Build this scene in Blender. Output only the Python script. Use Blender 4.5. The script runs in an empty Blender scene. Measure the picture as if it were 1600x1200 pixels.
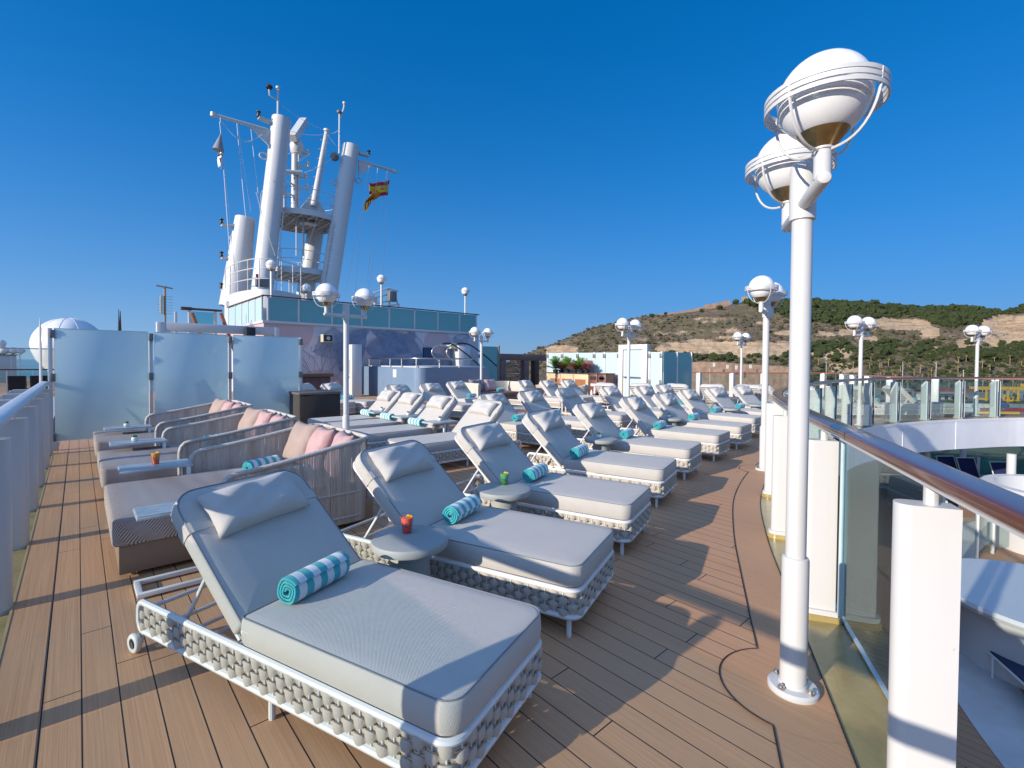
import bpy, bmesh, math, random
import numpy as np
from mathutils import Vector, Matrix
from mathutils.geometry import tessellate_polygon
random.seed(7); rng = np.random.default_rng(7)
PI = math.pi; R = math.radians
S = bpy.context.scene; C = S.collection
H = 1.62                                   # eye height above the deck

# ------------------------------------------------------------------ camera
F, CX, CY, PITCH, ROLL, YAW = 750.0, 800.0, 580.5, R(1.18), R(0.45), R(42.1135)
fw = Vector((math.sin(YAW)*math.cos(PITCH), math.cos(YAW)*math.cos(PITCH), -math.sin(PITCH)))
rt0 = Vector((math.cos(YAW), -math.sin(YAW), 0)); up0 = rt0.cross(fw)
rt = rt0*math.cos(ROLL)+up0*math.sin(ROLL); up = -rt0*math.sin(ROLL)+up0*math.cos(ROLL)
cam = bpy.data.cameras.new('camera'); co = bpy.data.objects.new('camera', cam); C.objects.link(co)
co.matrix_world = Matrix(((rt.x, up.x, -fw.x, 0), (rt.y, up.y, -fw.y, 0), (rt.z, up.z, -fw.z, H), (0, 0, 0, 1)))
cam.sensor_width = 36; cam.lens = F/1600*36; cam.shift_y = -(600-CY)/1600; cam.clip_start = .05; cam.clip_end = 20000
S.camera = co
def ray(px, py): return fw+rt*((px-CX)/F)-up*((py-CY)/F)
def on_z(px, py, z): d = ray(px, py); return Vector((0, 0, H))+d*((z-H)/d.z)      # a photo point on a level
def on_y(px, py, y): d = ray(px, py); return Vector((0, 0, H))+d*(y/d.y)          # on an athwartship plane
def on_x(px, py, x): d = ray(px, py); return Vector((0, 0, H))+d*(x/d.x)
def at_d(px, py, D): return Vector((0, 0, H))+ray(px, py)*D

# ------------------------------------------------------------------ object helpers
def link(o, parent=None):
    C.objects.link(o)
    if parent: o.parent = parent
    return o
def tag(o, label=None, cat=None, group=None, kind=None):
    for k, v in (('label', label), ('category', cat), ('group', group), ('kind', kind)):
        if v: o[k] = v
    return o
def empty(name, loc=(0, 0, 0), rz=0, label=None, cat=None, group=None):
    o = bpy.data.objects.new(name, None); o.empty_display_size = .1
    o.location = loc; o.rotation_euler = (0, 0, rz); link(o); return tag(o, label, cat, group)
def copy_tree(o, parent=None):
    c = o.copy()
    for k in ('label', 'group'):
        if parent is None and k in c: del c[k]
    link(c, parent)
    for ch in list(o.children): copy_tree(ch, c)
    return c
class MB:
    def __init__(s): s.v = []; s.f = []; s.m = []; s.mi = 0
    def add(s, vs, fs):
        b = len(s.v); s.v += [tuple(p) for p in vs]
        for f in fs: s.f.append(tuple(b+i for i in f)); s.m.append(s.mi)
        return s
    def box(s, x0, x1, y0, y1, z0, z1):
        vs = [(x, y, z) for z in (z0, z1) for y in (y0, y1) for x in (x0, x1)]
        return s.add(vs, [(0, 2, 3, 1), (4, 5, 7, 6), (0, 1, 5, 4), (2, 6, 7, 3), (0, 4, 6, 2), (1, 3, 7, 5)])
    def bbox(s, x0, x1, y0, y1, z0, z1, b=.006):           # box with chamfered edges
        xs = [x0, x0+b, x1-b, x1]; vs = []; ids = {}
        bm = bmesh.new(); bmesh.ops.create_cube(bm, size=1)
        for v in bm.verts: v.co = Vector(((x0+x1)/2+v.co.x*(x1-x0), (y0+y1)/2+v.co.y*(y1-y0), (z0+z1)/2+v.co.z*(z1-z0)))
        bmesh.ops.bevel(bm, geom=bm.edges[:], offset=b, segments=2, affect='EDGES', profile=.5)
        bm.verts.index_update(); s.add([v.co for v in bm.verts], [[v.index for v in f.verts] for f in bm.faces]); bm.free(); return s
    def obox(s, p, q, w, h, up_=(0, 0, 1)):                 # bar from p to q
        p, q = Vector(p), Vector(q); d = (q-p).normalized(); a = d.cross(Vector(up_))
        if a.length < 1e-4: a = d.cross(Vector((1, 0, 0)))
        a.normalize(); b = a.cross(d)
        vs = [e+a*(i*w/2)+b*(j*h/2) for e in (p, q) for i, j in ((-1, -1), (1, -1), (1, 1), (-1, 1))]
        return s.add(vs, [(3, 2, 1, 0), (4, 5, 6, 7), (0, 1, 5, 4), (1, 2, 6, 5), (2, 3, 7, 6), (3, 0, 4, 7)])
    def tube(s, pts, r, n=8, closed=False, caps=True):
        P = [Vector(p) for p in pts]; N = len(P); rs = r if isinstance(r, (list, tuple)) else [r]*N
        base = len(s.v); a = None
        for i in range(N):
            if closed: d = P[(i+1) % N]-P[i-1]
            else: d = P[min(i+1, N-1)]-P[max(i-1, 0)]
            d.normalize()
            if a is None:
                a = d.cross(Vector((0, 0, 1)))
                if a.length < 1e-3: a = d.cross(Vector((1, 0, 0)))
            a = (a-d*a.dot(d)).normalized(); b = d.cross(a)
            for k in range(n):
                t = 2*PI*k/n; s.v.append(tuple(P[i]+(a*math.cos(t)+b*math.sin(t))*rs[i]))
        M_ = N if closed else N-1
        for i in range(M_):
            j = (i+1) % N
            for k in range(n):
                l = (k+1) % n; s.f.append((base+i*n+k, base+i*n+l, base+j*n+l, base+j*n+k)); s.m.append(s.mi)
        if caps and not closed:
            s.f.append(tuple(base+k for k in range(n))[::-1]); s.m.append(s.mi)
            s.f.append(tuple(base+(N-1)*n+k for k in range(n))); s.m.append(s.mi)
        return s
    def lathe(s, prof, n=24, c=(0, 0, 0), caps=True):
        base = len(s.v)
        for r, z in prof:
            for k in range(n):
                t = 2*PI*k/n; s.v.append((c[0]+r*math.cos(t), c[1]+r*math.sin(t), c[2]+z))
        for i in range(len(prof)-1):
            for k in range(n):
                l = (k+1) % n; s.f.append((base+i*n+k, base+i*n+l, base+(i+1)*n+l, base+(i+1)*n+k)); s.m.append(s.mi)
        if caps:
            s.f.append(tuple(base+k for k in range(n))[::-1]); s.m.append(s.mi)
            s.f.append(tuple(base+(len(prof)-1)*n+k for k in range(n))); s.m.append(s.mi)
        return s
    def sphere(s, c, r, n=24, m=14, sz=1):
        return s.lathe([(max(1e-4, r*math.sin(PI*i/m)), -r*sz*math.cos(PI*i/m)) for i in range(m+1)], n, c)
    def prism(s, poly, z0, z1):
        n = len(poly); vs = [(x, y, z0) for x, y in poly]+[(x, y, z1) for x, y in poly]
        fs = [tuple(range(n))[::-1], tuple(range(n, 2*n))]+[(i, (i+1) % n, n+(i+1) % n, n+i) for i in range(n)]
        return s.add(vs, fs)
    def quad(s, a, b, c, d): return s.add([a, b, c, d], [(0, 1, 2, 3)])
    def build(s, name, m, parent=None, smooth=30, mats=None):
        me = bpy.data.meshes.new(name); me.from_pydata(s.v, [], s.f)
        for x in (mats or [m]): me.materials.append(x)
        if mats: me.polygons.foreach_set('material_index', s.m)
        me.update()
        if smooth:
            me.polygons.foreach_set('use_smooth', [True]*len(me.polygons)); me.set_sharp_from_angle(angle=R(smooth))
        return link(bpy.data.objects.new(name, me), parent)
def arc(c, r, a0, a1, n, f=None):
    return [(c[0]+r*math.cos(a0+(a1-a0)*i/n), c[1]+r*math.sin(a0+(a1-a0)*i/n)) for i in range(n+1)]
def rrect(w, l, r, n=5, x0=0, y0=0):                        # rounded rectangle centred on x0,y0; r per corner or one
    rr = r if isinstance(r, (list, tuple)) else [r]*4; out = []
    for (sx, sy, a), q in zip(((1, 1, 0), (-1, 1, PI/2), (-1, -1, PI), (1, -1, 1.5*PI)), rr):
        q = max(q, .002); out += arc((x0+sx*(w/2-q), y0+sy*(l/2-q)), q, a, a+PI/2, n)
    return out
def spline(pts, k=8, closed=False):
    P = [Vector(p) for p in pts]; out = []; n = len(P)
    for i in range(n if closed else n-1):
        g = lambda j: P[j % n] if closed else P[max(0, min(n-1, j))]
        a, b, c, d = g(i-1), g(i), g(i+1), g(i+2)
        for t in range(k):
            u = t/k; out.append(.5*((2*b)+(c-a)*u+(2*a-5*b+4*c-d)*u*u+(3*b-a-3*c+d)*u**3))
    if not closed: out.append(P[-1])
    return out

# ------------------------------------------------------------------ materials
def newmat(name):
    m = bpy.data.materials.new(name); m.use_nodes = True; nt = m.node_tree; return m, nt, nt.nodes['Principled BSDF']
def nd(nt, t, **kw):
    n = nt.nodes.new(t)
    for k, v in kw.items():
        if k in n.inputs.keys() if isinstance(k, str) and not hasattr(n, k) else False: n.inputs[k].default_value = v
        else: setattr(n, k, v)
    return n
def mth(nt, op, a, b=None, c=None):
    n = nt.nodes.new('ShaderNodeMath'); n.operation = op
    for i, x in enumerate((a, b, c)):
        if x is None: continue
        if isinstance(x, (int, float)): n.inputs[i].default_value = x
        else: nt.links.new(x, n.inputs[i])
    return n.outputs[0]
def mix(nt, f, a, b):
    n = nt.nodes.new('ShaderNodeMix'); n.data_type = 'RGBA'
    for i, x in ((0, f), (6, a), (7, b)):
        if isinstance(x, (int, float)): n.inputs[i].default_value = x
        elif isinstance(x, (tuple, list)): n.inputs[i].default_value = (*x[:3], 1)
        else: nt.links.new(x, n.inputs[i])
    return n.outputs[2]
def noise(nt, scale, detail=3, rough=.5, vec=None, dim='3D'):
    n = nt.nodes.new('ShaderNodeTexNoise'); n.inputs['Scale'].default_value = scale; n.inputs['Detail'].default_value = detail
    n.inputs['Roughness'].default_value = rough
    if vec is not None: nt.links.new(vec, n.inputs['Vector'])
    return n.outputs['Fac']
def coord(nt, kind='Object', sc=(1, 1, 1)):
    t = nt.nodes.new('ShaderNodeTexCoord'); mp = nt.nodes.new('ShaderNodeMapping'); mp.inputs['Scale'].default_value = sc
    nt.links.new(t.outputs[kind], mp.inputs['Vector']); return mp.outputs[0]
def ramp(nt, f, stops):
    n = nt.nodes.new('ShaderNodeValToRGB'); e = n.color_ramp.elements
    while len(e) < len(stops): e.new(.5)
    for el, (p, c) in zip(e, stops): el.position = p; el.color = (*c[:3], 1) if not isinstance(c, (int, float)) else (c, c, c, 1)
    nt.links.new(f, n.inputs[0]); return n.outputs[0]
def bump(nt, b, h, st, dist=.01):
    n = nt.nodes.new('ShaderNodeBump'); n.inputs['Strength'].default_value = st; n.inputs['Distance'].default_value = dist
    nt.links.new(h, n.inputs['Height']); nt.links.new(n.outputs[0], b.inputs['Normal'])
def M(name, col, rough=.5, metal=0, var=.12, vs=3, bmp=0, bs=60, dist=.005, spec=.5, coat=0):
    m, nt, b = newmat(name); b.inputs['Roughness'].default_value = rough; b.inputs['Metallic'].default_value = metal
    b.inputs['Specular IOR Level'].default_value = spec; b.inputs['Coat Weight'].default_value = coat
    v = coord(nt); f = noise(nt, vs, 4, .6, v)
    nt.links.new(mix(nt, ramp(nt, f, [(.3, 0.), (.7, 1.)]), tuple(c*(1-var) for c in col), tuple(min(1, c*(1+var*.6)) for c in col)), b.inputs['Base Color'])
    if bmp: bump(nt, b, noise(nt, bs, 3, .6, v), bmp, dist)
    return m
def fabric(name, col, scale=430, st=.5, var=.08, rough=.95, wr=0):
    m, nt, b = newmat(name); b.inputs['Roughness'].default_value = rough; b.inputs['Specular IOR Level'].default_value = .2
    b.inputs['Sheen Weight'].default_value = .15; b.inputs['Sheen Roughness'].default_value = .5
    v = coord(nt); sp = nt.nodes.new('ShaderNodeSeparateXYZ'); nt.links.new(v, sp.inputs[0])
    sx = mth(nt, 'SINE', mth(nt, 'MULTIPLY', mth(nt, 'ADD', sp.outputs[0], sp.outputs[2]), scale*2)); sy = mth(nt, 'SINE', mth(nt, 'MULTIPLY', mth(nt, 'ADD', sp.outputs[1], mth(nt, 'MULTIPLY', sp.outputs[2], .7)), scale*2))
    w = mth(nt, 'MULTIPLY', sx, sy); f = noise(nt, 420, 2, .6, v); g = noise(nt, 5, 4, .6, v)
    k = mth(nt, 'ADD', mth(nt, 'MULTIPLY', w, .3), f)
    c = mix(nt, g, tuple(x*(1-var) for x in col), tuple(x*(1+var) for x in col))
    nt.links.new(mix(nt, mth(nt, 'MULTIPLY', mth(nt, 'SUBTRACT', .62, k), .8), c, tuple(x*.62 for x in col)), b.inputs['Base Color'])
    hgt = mth(nt, 'ADD', k, mth(nt, 'MULTIPLY', noise(nt, 9, 3, .5, v), wr*8)) if wr else k
    bump(nt, b, hgt, st, .004 if not wr else .006); return m
def glassm(name, tint=(.93, .97, .97), gl=.06, rough=.0, body=0, bodycol=(.5, .7, .72)):
    m, nt, b = newmat(name); nt.nodes.remove(b); o = nt.nodes['Material Output']
    t = nt.nodes.new('ShaderNodeBsdfTransparent'); t.inputs[0].default_value = (*tint, 1)
    g = nt.nodes.new('ShaderNodeBsdfGlossy'); g.inputs['Roughness'].default_value = rough; g.inputs[0].default_value = (.9, .95, .95, 1)
    fr = nt.nodes.new('ShaderNodeFresnel'); fr.inputs[0].default_value = 1.45
    x = nt.nodes.new('ShaderNodeMixShader'); ge = nt.nodes.new('ShaderNodeNewGeometry'); nt.links.new(mth(nt, 'MULTIPLY', mth(nt, 'ADD', fr.outputs[0], gl*.3), mth(nt, 'SUBTRACT', 1.0, ge.outputs['Backfacing'])), x.inputs[0]); src = t
    if body:
        d = nt.nodes.new('ShaderNodeBsdfDiffuse'); d.inputs[0].default_value = (*bodycol, 1); tr = nt.nodes.new('ShaderNodeBsdfTranslucent'); tr.inputs[0].default_value = (*bodycol, 1)
        dx = nt.nodes.new('ShaderNodeMixShader'); dx.inputs[0].default_value = .22; nt.links.new(d.outputs[0], dx.inputs[1]); nt.links.new(tr.outputs[0], dx.inputs[2])
        bx = nt.nodes.new('ShaderNodeMixShader')
        nt.links.new(mth(nt, 'ADD', body-.03, mth(nt, 'MULTIPLY', noise(nt, 1.3, 3, .6, coord(nt)), .06)), bx.inputs[0]); nt.links.new(t.outputs[0], bx.inputs[1]); nt.links.new(dx.outputs[0], bx.inputs[2]); src = bx
    nt.links.new(src.outputs[0], x.inputs[1]); nt.links.new(g.outputs[0], x.inputs[2]); nt.links.new(x.outputs[0], o.inputs['Surface']); return m
def paint_mat():
    m, nt, b = newmat('white_paint'); b.inputs['Roughness'].default_value = .36; v = coord(nt)
    c = mix(nt, noise(nt, 1.7, 4, .6, v), (.545, .538, .524), (.595, .587, .573))
    st = ramp(nt, noise(nt, 2.2, 5, .7, coord(nt, 'Object', (7, 7, .5))), [(.60, 0.), (.80, 1.)]); c = mix(nt, mth(nt, 'MULTIPLY', st, .25), c, (.47, .44, .39))     # rain streaks
    sp_ = ramp(nt, noise(nt, 21, 3, .6, v), [(.73, 0.), (.77, 1.)]); c = mix(nt, mth(nt, 'MULTIPLY', sp_, .45), c, (.36, .21, .11))                              # rust specks
    nt.links.new(c, b.inputs['Base Color']); bump(nt, b, noise(nt, 28, 3, .6, v), .07, .005); return m
WHITE = paint_mat()
WHITE2 = M('white_powder_coat', (.66, .66, .65), .45, var=.03, bmp=.15, bs=300, dist=.001)
STEEL = M('brushed_steel', (.55, .52, .47), .3, 1, .1, 20)
GALV = M('grey_clamp_metal', (.20, .19, .18), .5, .4, .1)
BRASS = M('aged_brass', (.42, .30, .14), .33, 1, .25, 25)
BLACK = M('black_plastic', (.02, .02, .022), .5)
RUBBER = M('black_sealant', (.025, .024, .023), .7)
CUSH = fabric('cushion_canvas', (.54, .51, .468), wr=.12)
PILLOWM = fabric('pillow_canvas', (.555, .53, .495), 620, .4, wr=.25)
PIPING = M('piping_grey', (.20, .21, .22), .9)
ROPE = fabric('taupe_rope', (.50, .45, .385), 800, .5)
TYRE = M('pale_wheel_tyre', (.62, .61, .58), .5); HUB = M('dark_wheel_hub', (.09, .085, .08), .5)
TABLE = M('grey_concrete_resin', (.33, .345, .325), .6, var=.06, vs=8, bmp=.06, bs=120)
PALETAB = M('pale_table_slab', (.44, .47, .48), .35, var=.2, vs=12)
OLIVE = M('ochre_waterway_paint', (.37, .28, .11), .22, var=.25, vs=3, bmp=.25, bs=14, dist=.01)
FROST = glassm('frosted_glass', (.75, .88, .9), .06, .08, .90, (.64, .80, .83))
FROSTED = glassm('teal_obscure_glass', (.5, .75, .78), .05, .12, .93, (.20, .46, .48))
CLEAR = glassm('clear_glass', (.87, .92, .91), .14)
TEALGL = glassm('teal_tint_glass', (.55, .78, .78), .1)
GLEDGE = M('glass_edge_green', (.52, .66, .66), .2)
DOMEM = M('radome_white', (.78, .79, .80), .35, var=.03)
DKWOOD = M('dark_stained_wood', (.10, .042, .022), .45, var=.3, vs=6)
PINKW = M('mauve_brown_timber', (.23, .13, .105), .6, var=.2, vs=5)
NAVY = fabric('navy_mesh', (.012, .022, .09), 300, .3)
CHAR = fabric('charcoal_mesh', (.022, .024, .03), 300, .3)
GREEN = M('leaf_green', (.10, .22, .035), .5, var=.4, vs=30)
GREEND = M('leaf_dark_green', (.035, .09, .02), .5, var=.4, vs=30)
PINKLEAF = M('pink_croton_leaf', (.26, .09, .085), .5, var=.5, vs=40)
POTW = M('white_ceramic', (.75, .76, .76), .25)
def globe_mat():
    m, nt, b = newmat('opal_globe'); b.inputs['Base Color'].default_value = (.80, .80, .81, 1); b.inputs['Roughness'].default_value = .22
    nt.links.new(mix(nt, noise(nt, 14, 3, .6, coord(nt)), (.82, .82, .83), (.78, .78, .79)), b.inputs['Base Color'])
    b.inputs['Subsurface Weight'].default_value = .35; b.inputs['Subsurface Radius'].default_value = (.05, .05, .05); return m
GLOBE = globe_mat()
def rail_mat():
    m, nt, b = newmat('varnished_mahogany'); b.inputs['Roughness'].default_value = .22; b.inputs['Coat Weight'].default_value = .4; b.inputs['Coat Roughness'].default_value = .08
    v = coord(nt, 'UV', (1, 1, 1)); u = nt.nodes.new('ShaderNodeMapping'); u.inputs['Scale'].default_value = (1.2, 60, 1); nt.links.new(v, u.inputs[0])
    f = noise(nt, 3, 6, .65, u.outputs[0]); g = noise(nt, 2.0, 4, .6, coord(nt))
    c = ramp(nt, f, [(.3, (.05, .014, .006)), (.55, (.16, .05, .014)), (.75, (.28, .11, .03))])
    nt.links.new(mix(nt, g, c, (.13, .036, .013)), b.inputs['Base Color']); nt.links.new(mth(nt, 'ADD', .10, mth(nt, 'MULTIPLY', noise(nt, 9, 4, .7, coord(nt)), .10)), b.inputs['Roughness'])
    bump(nt, b, f, .15, .002); return m
MAHOG = rail_mat()
def deck_mat(name, dark=1., pitch=.137, seams=True):
    m, nt, b = newmat(name); b.inputs['Roughness'].default_value = .62; b.inputs['Specular IOR Level'].default_value = .35
    v = coord(nt); sp = nt.nodes.new('ShaderNodeSeparateXYZ'); nt.links.new(v, sp.inputs[0]); x, y = sp.outputs[0], sp.outputs[1]
    q = mth(nt, 'DIVIDE', x, pitch); idx = mth(nt, 'FLOOR', q); fr = mth(nt, 'FRACT', q)
    wn = nt.nodes.new('ShaderNodeTexWhiteNoise'); wn.noise_dimensions = '1D'; nt.links.new(idx, wn.inputs['W']); rv = wn.outputs[0]
    cb = nt.nodes.new('ShaderNodeCombineXYZ'); nt.links.new(mth(nt, 'MULTIPLY', x, 130), cb.inputs[0]); nt.links.new(mth(nt, 'MULTIPLY', y, 1.1), cb.inputs[1]); nt.links.new(mth(nt, 'MULTIPLY', idx, 3.7), cb.inputs[2])
    grain = noise(nt, 1., 5, .7, cb.outputs[0])
    cb2 = nt.nodes.new('ShaderNodeCombineXYZ'); nt.links.new(mth(nt, 'MULTIPLY', x, 26), cb2.inputs[0]); nt.links.new(mth(nt, 'MULTIPLY', y, .5), cb2.inputs[1]); nt.links.new(mth(nt, 'MULTIPLY', idx, 1.7), cb2.inputs[2])
    g2 = noise(nt, 1., 3, .6, cb2.outputs[0])
    big = noise(nt, .5, 3, .6, v); fine = noise(nt, 7, 5, .7, v)
    c = mix(nt, ramp(nt, grain, [(.32, 0.), (.72, 1.)]), (.42*dark, .212*dark, .10*dark), (.65*dark, .362*dark, .195*dark))
    c = mix(nt, mth(nt, 'MULTIPLY', mth(nt, 'SUBTRACT', g2, .3), .6), c, (.54*dark, .302*dark, .178*dark))
    c = mix(nt, mth(nt, 'MULTIPLY', rv, .55), c, (.48*dark, .276*dark, .155*dark))
    c = mix(nt, mth(nt, 'MULTIPLY', ramp(nt, big, [(.4, 0.), (.7, 1.)]), .35), c, (.52*dark, .34*dark, .20*dark))
    c = mix(nt, mth(nt, 'MULTIPLY', ramp(nt, fine, [(.55, 0.), (.8, 1.)]), .3), c, (.38*dark, .235*dark, .13*dark))
    hgt = grain
    if seams:
        yy = mth(nt, 'FRACT', mth(nt, 'DIVIDE', mth(nt, 'ADD', y, mth(nt, 'MULTIPLY', rv, 9.7)), 2.35))
        sm = mth(nt, 'MAXIMUM', mth(nt, 'LESS_THAN', mth(nt, 'ABSOLUTE', mth(nt, 'SUBTRACT', fr, .5)), 2) if 0 else mth(nt, 'GREATER_THAN', mth(nt, 'ABSOLUTE', mth(nt, 'SUBTRACT', fr, .5)), .5-.0028/pitch), mth(nt, 'LESS_THAN', yy, .0026))
        c = mix(nt, sm, c, (.018, .018, .019)); hgt = mth(nt, 'SUBTRACT', grain, mth(nt, 'MULTIPLY', sm, 1.5))
    nt.links.new(c, b.inputs['Base Color']); bump(nt, b, hgt, .35, .003)
    return m
DECK = deck_mat('teak_deck', 1.04); MARGIN = deck_mat('teak_margin', 1.0, .6, False); LOWDECK = deck_mat('lower_teak', .8)
# ------------------------------------------------------------------ decks (the setting)
RIM = [(1.2, -.36), (2.0, .05), (2.9, .50), (3.94, 1.03), (4.9, 1.50), (6.1, 2.0), (7.5, 2.40), (9, 2.67), (10.5, 2.85), (12.5, 3.0), (14.3, 3.0), (16.3, 2.68), (18.0, 2.15), (19.5, 1.5), (21.5, .35), (22.8, -1.3), (23.4, -4)]
rim = [(p.x, p.y) for p in spline([(x, y, 0) for x, y in RIM], 8)]
hole = rim+[(23.4, -9), (20, -12), (8, -13), (1, -11), (-.3, -6), (.3, -1.6)]
outer = [(-.33, -9), (-.33, 30), (12, 30)]+[tuple(at_d(px, 575, D).xy) for px, D in ((1040, 23.4), (1187, 23.6), (1300, 23.9), (1345, 20.2), (1400, 17.7), (1460, 16.5), (1530, 16.05), (1620, 16.0), (1750, 17.2), (1900, 19.7))]+[(60, -14), (-.33, -14)]
def sheet(name, polys, z, m, kind='structure', th=0):
    tris = tessellate_polygon([[Vector((x, y, 0)) for x, y in p] for p in polys]); pts = [q for p in polys for q in p]
    b = MB(); fs = []
    for t in tris:
        a, c, d = [Vector(pts[i]) for i in t]
        fs.append(tuple(t) if (c-a).cross(d-a) > 0 else tuple(t)[::-1])
    b.add([(x, y, z) for x, y in pts], fs); o = b.build(name, m, smooth=0); tag(o, kind=kind); return o
sheet('deck', [outer, hole], 0, DECK)
def offs(poly, d):                                          # offset of an open polyline to its left
    out = []
    for i, p in enumerate(poly):
        a = Vector(poly[max(0, i-1)]); b = Vector(poly[min(len(poly)-1, i+1)]); t = (b-a).normalized(); out.append((p[0]-t.y*d, p[1]+t.x*d))
    return out
def strip(name, poly, d0, d1, z, m, kind='structure', z1=None):
    a = offs(poly, d0); c = offs(poly, d1); b = MB(); n = len(a); z1 = z if z1 is None else z1
    b.add([(x, y, z) for x, y in a]+[(x, y, z1) for x, y in c], [(i, i+1, n+i+1, n+i) for i in range(n-1)])
    o = b.build(name, m, smooth=0); tag(o, kind=kind); return o
# curved margin of the deck round the opening with half-round pads under the lamp posts
LAMPS_RIM = [((2.62, .80), .335), ((7.72, 2.82), .335), ((15.4, 3.25), .3)]
strip('deck_margin', rim, .235, .52, .004, MARGIN)
strip('waterway', rim, -.02, .24, .0125, OLIVE, z1=.007)
seam = [Vector(p) for p in offs(rim, .52)]
dense = []
for a, c in zip(seam, seam[1:]):
    k = max(1, int((c-a).length/.03)); dense += [a.lerp(c, i/k) for i in range(k)]
line = []; inside = None
for p in dense:
    hit = None
    for (cx, cy), r in LAMPS_RIM:
        if (p-Vector((cx, cy))).length < r: hit = ((cx, cy), r)
    if hit and inside is None: inside = hit; ent = p
    if not hit and inside is not None:
        c0 = Vector(inside[0]); a0 = math.atan2(ent.y-c0.y, ent.x-c0.x); a1 = math.atan2(p.y-c0.y, p.x-c0.x)
        if a0 < a1: a0 += 2*PI
        line += [Vector(q) for q in arc(c0, inside[1], a0, a1, 26)]; inside = None
    if not hit: line.append(p)
for (cx, cy), r in LAMPS_RIM:
    b = MB(); b.add([(x, y, .0055) for x, y in arc((cx, cy), r, 0, 2*PI, 40)[:-1]], [tuple(range(40))]); tag(b.build('deck_margin_pad', MARGIN, smooth=0), kind='structure')
strip('deck_seam', [tuple(p) for p in line], -.004, .004, .009, RUBBER)
strip('deck_edge_seam', rim, .235, .243, .014, RUBBER)
# port waterway along the left rail
b = MB(); b.box(-.75, -.335, -9, 14, -.14, -.02); tag(b.build('port_waterway', OLIVE), kind='structure')
b = MB(); b.add([(-.33, -9, .004), (-.145, -9, .004), (-.145, 11.2, .004), (-.33, 11.2, .004)], [(0, 1, 2, 3)]); tag(b.build('port_margin', MARGIN, smooth=0), kind='structure')
b = MB(); b.add([(-.336, -9, .007), (-.322, -9, .007), (-.322, 11.2, .007), (-.336, 11.2, .007)], [(0, 1, 2, 3)]); tag(b.build('port_caulking', M('tan_sealant', (.42, .30, .15), .7), smooth=0), kind='structure')
# deck edge fascia round the opening, with the deck soffit
b = MB(); n = len(rim); inn = offs(rim, -.02)
b.add([(x, y, .0) for x, y in inn]+[(x, y, -.85) for x, y in inn], [(i+1, i, n+i, n+i+1) for i in range(n-1)])
b.add([(x, y, .03) for x, y in offs(rim, -.03)]+[(x, y, .03) for x, y in offs(rim, -.005)]+[(x, y, -.04) for x, y in offs(rim, -.03)], [(i, i+1, n+i+1, n+i) for i in range(n-1)]+[(i+1, i, 2*n+i, 2*n+i+1) for i in range(n-1)])
for k in range(6, n-1, 12):                                # welded joints
    p = Vector(offs(rim, -.026)[k]); b.obox((p.x, p.y, 0), (p.x, p.y, -.85), .012, .006)
FASC = M('fascia_paint', (.66, .67, .70), .4, var=.05, vs=1.5, bmp=.1, bs=6)
tag(b.build('deck_fascia', FASC, smooth=0), kind='structure')
sheet('deck_soffit', [outer, hole], -.86, M('soffit_paint', (.45, .46, .48), .5))
sheet('pool_deck', [[(-6, -16), (60, -16), (60, 34), (-6, 34)]], -2.75, LOWDECK)
cv = [(q.x, q.y) for q in spline([(3, -4.2, 0), (6, -1.2, 0), (9.5, .6, 0), (14, 1.4, 0), (19, .6, 0), (24, -2.5, 0)], 8)]
strip('pool_deck_band', cv, -.42, .42, -2.744, M('pale_deck_band', (.56, .55, .54), .5))

# ------------------------------------------------------------------ cushions
def cushion(w, l, t, r, x0=0, y0=0, z0=0, crown=.008, corners=None):
    """upholstered pad: rounded plan, rolled edges, softly crowned top"""
    b = MB(); prof = [(.03, 0), (.008, .004), (0, .02), (-.003, t*.5), (0, t-.016), (.006, t-.004), (.018, t), (.07, t+crown*.5), (.16, t+crown)]
    rings = []
    for ins, z in prof:
        q = [max(.004, c-ins*.6) for c in (corners or [r]*4)]; rings.append([(x, y, z0+z) for x, y in rrect(w-2*ins, l-2*ins, q, 5, x0, y0)])
    n = len(rings[0])
    for ring in rings: b.v += ring
    for i in range(len(rings)-1):
        for k in range(n): b.f.append((i*n+k, i*n+(k+1) % n, (i+1)*n+(k+1) % n, (i+1)*n+k)); b.m.append(0)
    b.f.append(tuple(range(n))[::-1]); b.m.append(0); b.f.append(tuple((len(rings)-1)*n+k for k in range(n))); b.m.append(0)
    pip = [(x, y, z0+t-.001) for x, y in rrect(w-.014, l-.014, [max(.004, c-.007) for c in (corners or [r]*4)], 5, x0, y0)]
    return b, pip
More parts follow.
